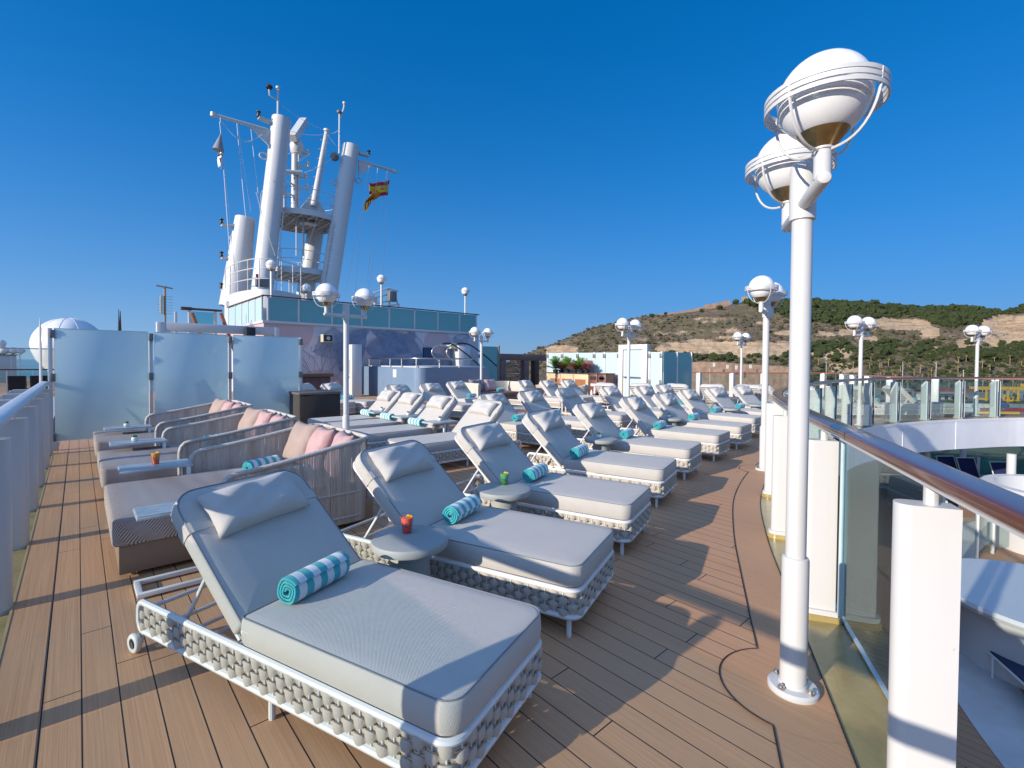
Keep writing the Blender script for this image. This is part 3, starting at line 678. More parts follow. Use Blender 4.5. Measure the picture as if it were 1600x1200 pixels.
def over_table(y0, y1, label):
    t = empty('overbed_table', (.28, (y0+y1)/2, 0), 0, label, 'side table', 'white tables reaching over the daybeds'); h = (y1-y0)/2
    b = MB(); b.bbox(0, .58, -h, h, .535, .555, .003)
    for i in range(4): a = -h+.006+i*(2*h-.012)/4; b.box(.006, .574, a+.002, a+(2*h-.012)/4-.002, .555, .562)
    b.build('table_top', PALETAB, t)
    f = MB()
    for y in (-h+.02, h-.02): f.bbox(0, .56, y-.018, y+.018, .012, .042, .003); f.bbox(.525, .56, y-.018, y+.018, .042, .535, .003)
    f.bbox(-.001, .034, -h+.038, h-.038, .0125, .0415, .003); f.build('frame', WHITE2, t); return t
over_table(4.02, 4.31, 'white overbed table with its open foot by the nearest lounger'); over_table(5.77, 6.1, 'white overbed table carrying the red and orange drink')
over_table(7.62, 7.95, 'white overbed table with the nearer of two succulents'); over_table(9.38, 9.68, 'white overbed table with a succulent against the frosted glass')
drink((.57, 5.96, .562), 'cup of orange and red iced drink on the daybed table', (.75, .02, .004), (.85, .36, .03), (.85, .45, .02), (.55, .10, .05), .135)
pot(.53, 7.78, .562, 'succulent on the daybed table in front of the frosted screen'); pot(.55, 9.52, .562, 'farthest succulent on the daybed tables')
for i, (y, l) in enumerate(((9.95, 'farthest white slatted table of the sun-facing loungers'), (8.85, 'middle white slatted table of the sun-facing loungers'), (7.75, 'nearest white slatted table of the sun-facing loungers'))):
    o = slat_table('slatted_table', l, .55, .36, .56, ((-.02, -.15), (.25, -.15), (-.02, .15), (.25, .15)), 'white slatted tables')
    o.location = (4.75, y-.62, 0); pot(4.75, y-.6, .56, 'succulent on the '+l.split(' white')[0]+' slatted table')
for px, py, l in ((820, 636, 'white slatted table in the middle row, left of the rope chair'), (897, 626, 'white slatted table half hidden behind the fourth front lounger'), (1003, 617, 'white slatted table behind the slim lamp post')):
    p = on_z(px, py, .56); o = slat_table('slatted_table', l, .62, .36, .56, ((-.29, -.15), (.29, -.15), (-.29, .15), (.29, .15)), 'white slatted tables'); o.location = (p.x, p.y, 0); o.rotation_euler = (0, 0, R(-30))
    if px < 1000: pot(p.x, p.y, .56, 'succulent on the '+l)

# ------------------------------------------------------------------ frosted windbreak across the deck
def clamp(b, x, y, z): b.bbox(x-.035, x+.035, y-.035, y+.035, z-.07, z+.07, .006); b.tube([(x, y-.042, z+.03), (x, y-.03, z+.03)], .01, 8); b.tube([(x, y-.042, z-.03), (x, y-.03, z-.03)], .01, 8)
t = empty('frosted_screen', (0, 11.58, 0), 0, 'tall frosted glass windbreak of three panels behind the daybeds', 'glass screen')
xs = [-.36, 1.05, 2.40, 3.84]
for k in range(3):
    g = MB(); g.bbox(xs[k]+.05, xs[k+1]-.045, -.008, .008, .16, 2.13, .002); p = g.build('pane', FROST, t)
    e = MB(); e.box(xs[k]+.05, xs[k+1]-.045, -.009, .009, 2.128, 2.142); e.build('edge_strip', GLEDGE, p)
for k, x in enumerate(xs):
    g = MB(); y = .06 if k in (1, 2) else 0
    g.bbox(x-.03, x+.03, y-.03, y+.03, 0, 2.10, .006) if k in (1, 2) else g.bbox(x-.03, x+.03, -.03, .03, 0, 2.14, .006); g.build('post', WHITE, t)
    if k == 0: g = MB(); g.bbox(x-.045, x+.10, -.05, -.034, 0, .16, .004); g.build('foot_plate', WHITE, t)
    for z in (.22, 1.28, 2.04): c = MB(); clamp(c, x+(.03 if k == 0 else 0), -.005, z); c.build('clamp', GALV, t)

# ------------------------------------------------------------------ railings
def sweep(b, path, sec, uvs=None):
    """section (side, up) swept along a 3D path; returns rows for a UV layer along the length"""
    P = [Vector(p) for p in path]; n = len(sec); base = len(b.v); L = 0
    for i, p in enumerate(P):
        d = (P[min(i+1, len(P)-1)]-P[max(0, i-1)]); d.z = 0; d.normalize(); s_ = Vector((-d.y, d.x, 0))
        if i: L += (p-P[i-1]).length
        for k, (a, z) in enumerate(sec): b.v.append(tuple(p+s_*a+Vector((0, 0, z)))); (uvs is not None) and uvs.append((L, k/n))
    for i in range(len(P)-1):
        for k in range(n): l = (k+1) % n; b.f.append((base+i*n+k, base+(i+1)*n+k, base+(i+1)*n+l, base+i*n+l)); b.m.append(0)
    for i in (0, len(P)-1): b.f.append(tuple(base+i*n+k for k in range(n))); b.m.append(0)
def oval(w, h, e=2.6, n=20): return [(math.copysign(abs(math.cos(2*PI*k/n))**(2/e), math.cos(2*PI*k/n))*w/2, math.copysign(abs(math.sin(2*PI*k/n))**(2/e), math.sin(2*PI*k/n))*h/2) for k in range(n)]
def swept_obj(name, path, sec, m, parent):
    b = MB(); uv = []; sweep(b, path, sec, uv); o = b.build(name, m, parent, 50); l = o.data.uv_layers.new(name='grain')
    for lp in o.data.loops: l.data[lp.index].uv = uv[lp.vertex_index]
    return o
def fin(b, c, inn, depth_in, depth_out, th, z0, z1, ends='in'):
    """upright fin post: rounded inboard end, flat outboard end"""
    c = Vector(c); u = Vector(inn).normalized(); w = Vector((-u.y, u.x)); r = th/2
    pl = [c-u*depth_out+w*r, c-u*depth_out-w*r, c+u*(depth_in-r)-w*r]+[c+u*(depth_in-r)+u*r*math.cos(a)-w*r*math.sin(a) for a in [PI/2-PI*i/10 for i in range(1, 10)]]+[c+u*(depth_in-r)+w*r]
    pl = pl[::-1]; b.prism([(p.x, p.y) for p in pl], z0, z1)
ZR = 1.28
t = empty('curved_railing', (0, 0, 0), 0, 'white finned glass railing with varnished wooden handrail curving round the open deck', 'railing')
rimv = [Vector(p) for p in rim]
hr = [(p[0], p[1], ZR-.034) for p in offs(rim, .085)]
swept_obj('handrail', hr, oval(.124, .052, 4.5, 28), MAHOG, t)
b = MB(); sweep(b, [(x, y, ZR-.064) for x, y, z in hr], [(-.05, -.005), (.05, -.005), (.05, .005), (-.05, .005)]); b.build('rail_flat', WHITE, t)
cum = [0]
for a, c in zip(rimv, rimv[1:]): cum.append(cum[-1]+(c-a).length)
def at_len(s_, off=0):
    i = max(0, min(len(cum)-2, next((k for k in range(len(cum)-1) if cum[k+1] >= s_), len(cum)-2))); f = (s_-cum[i])/(cum[i+1]-cum[i]); p = rimv[i].lerp(rimv[i+1], f); d = (rimv[i+1]-rimv[i]).normalized(); nn = Vector((-d.y, d.x)); return p+nn*off, nn
i0 = min(range(len(rimv)), key=lambda k: (rimv[k]-Vector((3.52, .80))).length); sB = cum[i0]; step = 1.49
sts = [sB+step*k for k in range(-1, 17) if 0 < sB+step*k < cum[-1]-.2]
for s_ in sts:
    p, nn = at_len(s_); f = MB(); fin(f, p, nn, .205, -.03, .085, .075, 1.14); o = f.build('post', WHITE, t, 40)
    f = MB(); fin(f, p, nn, .225, -.02, .125, .045, .0745); f.build('foot_flange', WHITE, o, 40)
    f = MB(); fin(f, p, nn, .235, 0, .15, .006, .045); f.build('plinth', OLIVE, o, 40)
    q = p+nn*.10; f = MB(); f.tube([(q.x, q.y, 1.14), (q.x, q.y, ZR-.075)], .021, 12); f.build('rail_stub', WHITE, o)
for a, c in zip(sts, sts[1:]):
    k = 6; pts = [at_len(a+.055+(c-a-.11)*i/k, .015)[0] for i in range(k+1)]
    b = MB(); sweep(b, [(p.x, p.y, 0) for p in pts], [(-.006, .07), (.006, .07), (.006, 1.155), (-.006, 1.155)]); o = b.build('pane', CLEAR, t, 30)
    for p, q in ((pts[0], pts[1]), (pts[-1], pts[-2])):
        e = MB(); d = (q-p).normalized(); e.obox((p.x+d.x*.008, p.y+d.y*.008, .07), (p.x+d.x*.008, p.y+d.y*.008, 1.155), .020, .022, (d.x, d.y, 0))
        e.build('seal', RUBBER, o)
        e = MB(); w = p+d*.036; e.obox((w.x, w.y, .075), (w.x, w.y, 1.15), .0125, .03, (-d.y, d.x, 0))
        e.build('edge_band', GLEDGE, o)
jn, nn = at_len(sB-.62, .085); d = Vector((nn.y, -nn.x)); b = MB(); b_ = oval(.127, .055, 4.5)
b.add([(jn.x+d.x*e+nn.x*a, jn.y+d.y*e+nn.y*a, ZR-.034+z) for e in (-.003, .003) for a, z in b_], [(k, (k+1) % 20, 20+(k+1) % 20, 20+k) for k in range(20)]); b.build('scarf_joint', RUBBER, t)
# port railing
t = empty('port_railing', (0, 0, 0), 0, 'white finned railing with a white handrail greyed as in shade along the left edge', 'railing')
PX = -.45; py_ = [-5.7, -4.25, -2.8, -1.35, .1, 1.55, 3.0, 4.47, 5.9, 7.25, 8.55, 9.9, 11.2]
for y in py_:
    f = MB(); fin(f, (PX, y), (1, 0), .125, .34, .12, -.02, 1.10); o = f.build('post', WHITE, t, 40)
    f = MB(); fin(f, (PX, y), (1, 0), .15, .22, .18, -.05, -.0205); f.build('foot_flange', WHITE, o, 40); f = MB(); fin(f, (PX, y), (1, 0), .16, .22, .2, -.1, -.05); f.build('plinth', OLIVE, o, 40)
    f = MB(); f.tube([(PX+.03, y, 1.10), (PX+.03, y, 1.15)], .02, 10); f.build('rail_stub', WHITE, o)
for a, c in zip(py_, py_[1:]):
    b = MB(); b.box(PX-.335, PX-.325, a+.07, c-.07, .02, 1.1); b.build('pane', CLEAR, t)
HRG = M('shade_greyed_rail', (.52, .53, .55), .28, var=.15, vs=6)  # white rail paint, with its shade put into the grey colour
swept_obj('handrail', [(PX+.02, y, 1.185) for y in np.linspace(-6, 11.5, 30)], oval(.13, .07), HRG, t)
b = MB(); b.tube([(PX-.2, -6, .03), (PX-.2, 11.4, .03)], .02, 8); b.build('toe_rail', WHITE, t)

# ------------------------------------------------------------------ twin globe lamp posts
def make_lamp():
    t = empty('lamp_post', (0, 0, 0), 0, 'x', 'lamp post', 'twin globe lamp posts')
    o = MB().lathe([(.113, .006), (.113, .026), (.104, .034), (.066, .036), (.062, .05)], 36).build('base_flange', WHITE, t, 35)
    for k in range(4):
        a = PI/4+k*PI/2; b = MB(); b.lathe([(.017, 0), (.017, .013), (.009, .013), (.009, .024), (.001, .025)], 6, (.088*math.cos(a), .088*math.sin(a), .032)); b.build('bolt', STEEL, o, 30)
    MB().lathe([(.060, .03), (.060, .655), (.057, .668), (.047, .672)], 32, caps=False).build('collar', WHITE, t, 35)
    MB().lathe([(.0455, .6), (.0455, 2.33)], 32, caps=False).build('pole', WHITE, t)
    MB().lathe([(.046, 2.315), (.057, 2.318), (.057, 2.55), (.054, 2.575), (.042, 2.592), (.02, 2.6), (.001, 2.601)], 32, caps=False).build('sleeve', WHITE, t, 40)
    MB().tube([(-.40, 0, 2.385), (-.395, 0, 2.385), (-.38, 0, 2.385), (.38, 0, 2.385), (.395, 0, 2.385), (.40, 0, 2.385)], [.012, .024, .03, .03, .024, .012], 16).build('arm', WHITE, t, 40)
    for s_ in (-1, 1):
        x = s_*.355; zc = 2.725
        g = MB().sphere((x, 0, zc), .172, 40, 22).build('globe', GLOBE, t, 60)
        MB().lathe([(.033, 2.39), (.033, 2.505), (.04, 2.508), (.04, 2.52)], 20, (x, 0, 0)).build('stem', WHITE, g, 35)
        MB().lathe([(.036, -.212), (.048, -.202), (.091, -.152), (.095, -.146), (.085, -.142)], 32, (x, 0, zc)).build('socket', BRASS, g, 35)
        c = MB()
        for dz in (-.040, -.017, .006):
            n = 44; R0, R1, h = .213, .220, .0082; base = len(c.v)
            for k in range(n):
                a = 2*PI*k/n
                for r_, z in ((R0, -h), (R1, -h), (R1, h), (R0, h)): c.v.append((x+r_*math.cos(a), r_*math.sin(a), zc+dz+z))
            for k in range(n):
                l = (k+1) % n
                for q in range(4): w = (q+1) % 4; c.f.append((base+k*4+q, base+k*4+w, base+l*4+w, base+l*4+q)); c.m.append(0)
        for k in range(4):
            a = PI/4+k*PI/2; pts = [(.217, .012)]
            for i in range(11): th = PI/2*(i+1.6)/11.6 if i < 10 else PI/2; pts.append((.036+.181*math.cos(th)**.8 if i < 10 else .036, -.222*math.sin(th)))
            c.tube([(x+r_*math.cos(a), r_*math.sin(a), zc+z) for r_, z in pts], .0058, 6)
        c.build('cage', WHITE, g, 40)
    return t
lp = make_lamp()
LP = [((2.62, .80), 28, 'tall white twin globe lamp post nearest the camera, on the right'), ((7.72, 2.82), 9, 'second twin globe lamp post along the curved railing'), ((3.42, 8.04), 6, 'twin globe lamp post among the sun-facing loungers'), ((11.28, 14.21), 8, 'twin globe lamp post before the dark blue pool wall'),
      ((11.9, 8.1), 4, 'slim twin globe lamp post in front of the glass door'), ((20.3, 8.35), -2, 'most distant twin globe lamp post before the ochre cliff'), ((15.4, 3.25), -12, 'twin globe lamp post behind the far railing, left one'), ((21.3, 1.42), -17, 'twin globe lamp post behind the far railing, rightmost')]
for i, ((x, y), hd, l) in enumerate(LP):
    o = lp if i == 0 else copy_tree(lp); o.location = (x, y, 0); o.rotation_euler = (0, 0, R(hd)); tag(o, l, 'lamp post', 'twin globe lamp posts')
# ------------------------------------------------------------------ deckhouse with the leaf mural
YW = 22.0
def wy(px, py, y=YW): return on_y(px, py, y)
x0, x1 = wy(412, 500).x, wy(748, 500).x; zt_, zb_ = 4.30, 3.17
def mural_mat():
    m, nt, b = newmat('painted_mural'); b.inputs['Roughness'].default_value = .55
    v = coord(nt); sp = nt.nodes.new('ShaderNodeSeparateXYZ'); nt.links.new(v, sp.inputs[0])
    c = mix(nt, noise(nt, .9, 3, .6, v), (.50, .47, .515), (.58, .55, .59)); edge = mth(nt, 'MULTIPLY', mth(nt, 'SUBTRACT', noise(nt, 4, 3, .6, v), .5), .25)
    for px, py, r, col in ((626, 528, .85, (.50, .22, .18)), (684, 537, .85, (.42, .22, .22)), (592, 556, .95, (.48, .23, .20)), (500, 622, 1.3, (.46, .22, .18)), (448, 512, 1.15, (.47, .21, .18)), (655, 600, .8, (.45, .26, .24))):
        p = wy(px, py); d = mth(nt, 'POWER', mth(nt, 'ADD', mth(nt, 'POWER', mth(nt, 'SUBTRACT', sp.outputs[0], p.x), 2), mth(nt, 'POWER', mth(nt, 'SUBTRACT', sp.outputs[2], p.z), 2)), .5)
        c = mix(nt, mth(nt, 'MULTIPLY', mth(nt, 'LESS_THAN', mth(nt, 'ADD', d, mth(nt, 'MULTIPLY', edge, .3)), r), .45), c, col)
    nt.links.new(c, b.inputs['Base Color']); return m
t = empty('deckhouse', (0, 0, 0), 0, 'white ship deckhouse with a leaf mural and teal glass balustrade on its roof', 'deckhouse')
b = MB(); b.box(x0, x1, YW, 34, 0, zb_); b.build('wall', mural_mat(), t)
b = MB(); b.box(x0-.05, x1+.05, YW-.06, 34.05, zb_+.003, zb_+.11); b.build('roof_edge', WHITE, t)
LINE = M('mural_ink_blue', (.22, .25, .37), .6, var=.2); FROND = M('mural_frond_blue', (.22, .27, .39), .6, var=.3)
rg2 = random.Random(12)
def leaf_lines(b, px, py, ang, L, Wd, nv, w=.016, solid=False):
    p = wy(px, py); a = R(ang); d = Vector((math.cos(a), 0, math.sin(a))); s_ = Vector((-math.sin(a), 0, math.cos(a))); o = Vector((p.x, YW-.004, p.z))
    ok = lambda q: x0+.02 < q.x < x1-.02 and .02 < q.z < zb_-.01
    def seg(p_, q_, ww):
        if ok(p_) and ok(q_):
            e = (q_-p_).normalized(); n_ = Vector((-e.z, 0, e.x))*ww/2; dy = Vector((0, -rg2.uniform(0, .02), 0)); b.quad(p_-n_+dy, q_-n_+dy, q_+n_+dy, p_+n_+dy)
    mid = [o+d*L*i/12+s_*.12*L*math.sin(i/12*1.4) for i in range(13)]
    for i in range(12): seg(mid[i], mid[i+1], w*1.5)
    if not solid:
        for sg in (-1, 1):
            ed = [mid[i]+s_*sg*Wd*math.sin(PI*(i/12)**.8)**.9 for i in range(13)]
            for i in range(12): seg(ed[i], ed[i+1], w*1.2)
    for k in range(1, nv):
        f = k/nv; i = min(11, int(f*12)); m_ = mid[i].lerp(mid[i+1], f*12-i)
        for sg in (-1, 1):
            l = Wd*math.sin(PI*f**.8)**.9
            q1 = m_+s_*sg*l*.5+d*l*.22; q2 = m_+s_*sg*l*.96+d*l*(.34 if not solid else .62); seg(m_, q1, w*(1.5 if solid else .8)); seg(q1, q2, w*(1.2 if solid else .6))
b = MB()
for px, py, an, L, Wd, nv in ((497, 592, 128, 2.3, .55, 26), (498, 592, 62, 2.2, .5, 24), (500, 590, 30, 1.7, .42, 20), (478, 596, 110, 1.7, .4, 18), (521, 596, 88, 1.9, .45, 22), (470, 560, 140, 1.2, .3, 14), (531, 570, 75, 1.6, .35, 18), (700, 545, 20, 1.7, .38, 18), (660, 560, 110, 1.5, .4, 18), (730, 560, 120, 1.5, .35, 16), (690, 575, 60, 1.3, .35, 16), (545, 615, 80, 1.6, .4, 18)):
    leaf_lines(b, px, py, an, L, Wd, nv)
rg = random.Random(2)
for k in range(34):
    p = wy(472+rg.uniform(0, 32), 536+rg.uniform(0, 24)); b.lathe([(.001, 0), (.022, 0)], 7, (0, 0, 0), False) if 0 else b.add([(p.x+.022*math.cos(i), YW-.004, p.z+.022*math.sin(i)) for i in (0, 1.05, 2.1, 3.14, 4.2, 5.2)], [(0, 1, 2, 3, 4, 5)])
b.build('mural_leaf', LINE, t, 0)
b = MB()
for px, py, an, L, Wd, nv in ((578, 516, 195, 2.9, .75, 46), (578, 515, -12, 2.6, .7, 44), (585, 514, -38, 3.2, .8, 52), (572, 514, 230, 2.4, .7, 40), (640, 560, 200, 2.6, .6, 40), (642, 556, -25, 2.9, .7, 44), (634, 544, 175, 2.2, .6, 38), (640, 552, 140, 1.6, .5, 30), (648, 566, 250, 2., .6, 36), (650, 560, -50, 1.8, .5, 30)):
    leaf_lines(b, px, py, an, L, Wd, nv, .021, True)
b.build('mural_frond', FROND, t, 0)
posts = [419, 466.5, 518.5, 565, 608, 647.6, 684, 718, 744]; X = [wy(p, 500).x for p in posts]
for a, c in zip(X, X[1:]): g = MB(); g.box(a+.04, c-.04, YW+.0, YW+.015, zb_+.115, zt_-.03); g.build('balustrade_pane', FROSTED, t)
for x in X: g = MB(); g.bbox(x-.04, x+.04, YW-.03, YW+.04, zb_+.112, zt_, .006); g.build('balustrade_post', WHITE, t)
g = MB(); g.bbox(x0-.06, x1, YW-.05, YW+.06, zt_, zt_+.05, .01); g.bbox(x0-.06, x0+.05, YW+.065, 28.5, zt_, zt_+.05, .01); g.build('balustrade_rail', DKWOOD, t)
ys = [22.25, 23.3, 24.4, 25.6, 26.9, 28.3]
for a, c in zip(ys, ys[1:]): g = MB(); g.box(x0, x0+.015, a+.03, c-.03, zb_+.115, zt_-.03); g.build('balustrade_pane', FROST, t)  # sunlit side: the sun is put into a paler glass colour
for y in ys: g = MB(); g.bbox(x0-.03, x0+.04, y-.03, y+.03, zb_+.112, zt_, .006); g.build('balustrade_post', WHITE, t)
# stanchion, horn speaker, screen, cabinets on and before the mural
p = wy(506, 529); t = empty('horn_speaker', (p.x, YW, p.z), 0, 'cream horn loudspeaker on a bracket on the mural', 'loudspeaker')
b = MB(); b.box(-.22, .22, -.52, -.2, -.17, .17); b.build('housing', M('cream_plastic', (.50, .47, .34), .5), t)
b = MB(); b.box(-.19, .19, -.526, -.521, -.14, .14); b.build('grille', BLACK, t); b = MB(); b.tube([(0, -.54, 0), (0, -.53, 0)], .09, 16); b.build('cone', STEEL, t); b = MB(); b.obox((-.1, -.2, .1), (-.25, 0, .15), .05, .05); b.build('bracket', WHITE, t)
p = wy(668, 552); t = empty('wall_screen', (p.x, YW, p.z), 0, 'dark blue information screen on the mural', 'screen')
b = MB(); b.bbox(-.30, .30, -.08, -.005, -.30, .30, .01); b.build('case', BLACK, t); b = MB(); b.box(-.27, .27, -.085, -.081, -.27, .27); b.build('display', M('screen_blue', (.01, .045, .12), .12), t)
p = wy(700, 541); t = empty('flood_light', (p.x, YW-.6, p.z), 0, 'yellowish flood light on an arm above the stair rails', 'lamp')
b = MB(); b.add([(-.3, -.1, -.14), (.3, -.1, -.14), (.3, .2, -.14), (-.3, .2, -.14), (-.16, 0, .16), (.16, 0, .16), (.16, .12, .16), (-.16, .12, .16)], [(3, 2, 1, 0), (4, 5, 6, 7), (0, 1, 5, 4), (1, 2, 6, 5), (2, 3, 7, 6), (3, 0, 4, 7)]); b.build('hood', M('pale_yellow_enamel', (.62, .58, .34), .4), t); b = MB(); b.obox((-.2, .1, .02), (-.55, .55, .02), .06, .06); b.build('arm', WHITE, t)
a, c = wy(717, 540, 21.2), wy(736, 566, 21.2); t = empty('equipment_cabinet', ((a.x+c.x)/2, 21.5, 0), 0, 'white cabinet standing by the stair at the mural', 'cabinet'); w = (c.x-a.x)/2
b = MB(); b.bbox(-w, w, -.3, .3, 0, a.z, .015); b.build('body', WHITE, t); b = MB(); b.bbox(-w+.06, w-.06, -.315, -.301, .1, a.z-.1, .005); o = b.build('door', WHITE2, t); b = MB(); b.tube([(w-.13, -.33, 1.0), (w-.13, -.33, 1.15)], .012, 6); b.build('handle', STEEL, o)
a, c = wy(550, 538, 20.4), wy(565.5, 538, 20.4); t = empty('louvred_locker', ((a.x+c.x)/2, 20.7, 0), 0, 'tall white pillar locker with a louvred door', 'locker'); w = (c.x-a.x)/2
b = MB(); b.bbox(-w, w, -.3, .6, 0, a.z, .015); b.build('body', WHITE, t); b = MB()
for k in range(9): b.obox((-w-.012, -.1, 1.05+k*.07), (-w-.012, .4, 1.05+k*.07), .012, .045, (0, 0, 1))
b.build('louvre', M('louvre_grey', (.45, .44, .42), .5), t); b = MB(); b.bbox(-w-.02, -w-.002, -.05, .05, .85, .90, .004); b.build('handle', BLACK, t)
# ------------------------------------------------------------------ raised pool with tiled wall
def tile_mat():
    m, nt, b = newmat('blue_mosaic_tile'); b.inputs['Roughness'].default_value = .3
    v = coord(nt); sp = nt.nodes.new('ShaderNodeSeparateXYZ'); nt.links.new(v, sp.inputs[0])
    fz = mth(nt, 'FRACT', mth(nt, 'DIVIDE', sp.outputs[2], .09)); fx = mth(nt, 'FRACT', mth(nt, 'DIVIDE', mth(nt, 'ADD', sp.outputs[0], sp.outputs[1]), .14))
    g = mth(nt, 'MAXIMUM', mth(nt, 'LESS_THAN', fz, .09), mth(nt, 'LESS_THAN', fx, .05))
    nt.links.new(mix(nt, mth(nt, 'MULTIPLY', g, .6), mix(nt, noise(nt, 3, 3, .6, v), (.13, .20, .30), (.18, .26, .37)), (.26, .33, .42)), b.inputs['Base Color']); return m
YP = 16.9; xa, xb = on_y(652, 600, YP).x, on_y(763, 600, YP).x; zt2 = on_y(700, 574.5, YP).z
t = empty('raised_pool', (0, 0, 0), 0, 'raised pool with a blue tiled wall and steel hand rail before the mural', 'pool')
pl = [(xa, 21.9)]+arc((xa+.45, YP+.45), .45, PI, 1.5*PI, 10)+[(xb, YP), (xb, 21.9)]
b = MB(); b.prism(pl, 0, zt2); b.build('tiled_wall', tile_mat(), t, 40)
b = MB(); b.prism([(xa+.15, 21.5)]+arc((xa+.9, YP+.9), .75, PI, 1.5*PI, 10)+[(xb-.1, YP+.15), (xb-.1, 21.5)], zt2+.003, zt2+.05); b.build('coping', WHITE, t)
b = MB(); rp = [Vector((x, y, zt2+.38)) for x, y in [(xa+.1, 21.4)]+arc((xa+.85, YP+.85), .75, PI, 1.5*PI, 8)+[(xb-.8, YP+.1)]]
b.tube(rp, .032, 8); b.build('hand_rail', STEEL, t, 50)
for q in resample([(p.x, p.y) for p in rp], 1.02): b = MB(); b.tube([(q.x, q.y, zt2), (q.x, q.y, zt2+.37)], .026, 8); b.build('rail_post', STEEL, t)
q = on_y(627, 584, YP+1.2); b = MB(); b.bbox(xa-.012, xa-.001, YP+1.7, YP+2.0, q.z-.17, q.z+.17, .004); b.build('vent_cover', WHITE2, t)
t = empty('pool_stair_rails', (0, 0, 0), 0, 'looped steel and black stair hand rails rising over the pool edge', 'stair rails')
for ax, bx, k in ((677, 712, 0), (700, 738, .7)):
    pts = [on_y(ax+8, 563, YP+.9+k), on_y(ax, 556, YP+.9+k), on_y(ax-2, 549, YP+.9+k), on_y(ax+3, 541, YP+.9+k), on_y(ax+14, 537.5, YP+.9+k)]; b = MB(); b.tube(spline(pts, 5), .035, 8); b.build('steel_loop', STEEL, t, 60)
    pts = [on_y(ax+14, 537.5, YP+.9+k), on_y(ax+25, 536.5, YP+1+k), on_y(bx, 541, YP+1.1+k), on_y(bx+20, 556, YP+1.2+k), on_y(bx+38, 572, YP+1.3+k)]; b = MB(); b.tube(spline(pts, 5), .035, 8); b.build('black_rail', BLACK, t, 60)
a, c = on_y(753, 541, 19.8), on_y(780, 541, 19.8); t = empty('stair_screen', (a.x, 19.8, 0), 0, 'teal glass panel with a brown edge post beside the pool stair', 'glass screen')
b = MB(); b.box(0, c.x-a.x-.12, -.01, .01, .05, a.z); b.build('pane', FROSTED, t); b = MB(); b.bbox(c.x-a.x-.11, c.x-a.x, -.06, .06, 0, a.z+.06, .01); b.build('post', M('taupe_post', (.20, .17, .15), .5), t)
# pergola
YG = 22.5; t = empty('pergola', (0, 0, 0), 0, 'mauve brown timber pergola with a slatted side at the far deck', 'pergola')
gx = lambda px, py=560: on_y(px, py, YG)
zc = gx(800, 553).z
b = MB(); b.bbox(gx(779).x, gx(900).x, YG-.15, YG+.15, zc-.42, zc, .02); b.build('beam', PINKW, t)
for px in (784, 820, 836, 893): b = MB(); x = gx(px).x; b.bbox(x-.2, x+.2, YG-.2, YG+.2, 0, zc-.42, .02); b.build('post', PINKW if px != 836 else DKWOOD, t)
b = MB(); 
for k in range(16): z = .1+k*(zc-.55)/16; b.box(gx(784).x+.2, gx(820).x-.2, YG-.03, YG+.03, z, z+.07)
b.build('slat_screen', PINKW, t)
for k in range(6): b = MB(); x = gx(790+18*k).x; b.bbox(x-.08, x+.08, YG+.151, YG+5, zc-.25, zc-.02, .01); b.build('rafter', PINKW, t)
# ------------------------------------------------------------------ far glass screen with its door, planter counter, bins
XS = 16.0; yA = on_x(856, 560, XS).y; yB = on_x(1035, 560, XS).y; ZS = 2.02
t = empty('far_glass_screen', (0, 0, 0), 0, 'pale blue glass screen with a white framed door across the far deck', 'glass screen')
js = [856, 879, 903, 929, 945, 967, 1015, 1034]; Yj = [on_x(p, 560, XS).y for p in js]
for k, (a, c) in enumerate(zip(Yj, Yj[1:])):
    if k == 5: continue
    g = MB(); g.box(XS-.008, XS+.008, c+.04, a-.04, .1, ZS); g.build('pane', FROST, t)
for k, a in enumerate(Yj):
    g = MB(); g.bbox(XS-.04, XS+.04, a-.035, a+.035, 0, ZS+.02, .006); g.build('post', WHITE, t)
    g = MB(); g.bbox(XS-.06, XS-.041, a-.06, a+.06, ZS-.22, ZS-.05, .004); g.bbox(XS-.06, XS-.041, a-.06, a+.06, ZS-1.2, ZS-1.03, .004); g.build('clamp', GALV, t)
d0, d1 = Yj[5]-.05, Yj[6]+.05; g = MB()
for y in (d0-.1, d1+.1): g.bbox(XS-.12, XS+.1, y-.1, y+.1, 0, 2.32, .01)
g.bbox(XS-.12, XS+.1, d1+.2, d0-.2, 2.12, 2.32, .01); g.build('door_frame', WHITE, t)
g = MB(); g.bbox(XS-.05, XS-.02, d1+.21, d0-.21, .06, 2.11, .004); o = g.build('door', FROST, t)
g = MB(); g.tube([(XS-.12, d1+.28, 1.05), (XS-.12, d0-.28, 1.05)], .03, 8); g.build('push_bar', STEEL, o)
g = MB(); g.box(XS-.06, XS-.051, d1+.21, d1+.30, .06, 2.11); g.box(XS-.06, XS-.051, d0-.30, d0-.21, .06, 2.11); g.build('stile', WHITE, o)
X2 = [on_y(p, 560, yB-.05).x for p in (1036, 1057.5, 1080)]
for a, c in zip(X2, X2[1:]): g = MB(); g.box(a+.04, c-.04, yB-.058, yB-.042, .1, ZS); g.build('pane', FROSTED, t)  # return in shade: darker glass carries the shade in its colour
for a in X2[1:]: g = MB(); g.bbox(a-.035, a+.035, yB-.09, yB-.01, 0, ZS+.02, .006); g.build('post', WHITE, t)
XC = 15.2; cy0, cy1 = on_x(919, 590, XC).y, on_x(855, 590, XC).y; cz = 1.17
t = empty('planter_counter', (0, 0, 0), 0, 'pale wooden counter with open shelves below the potted plants', 'counter')
PALEW = M('pale_oak_veneer', (.58, .42, .25), .5, var=.12, vs=4)
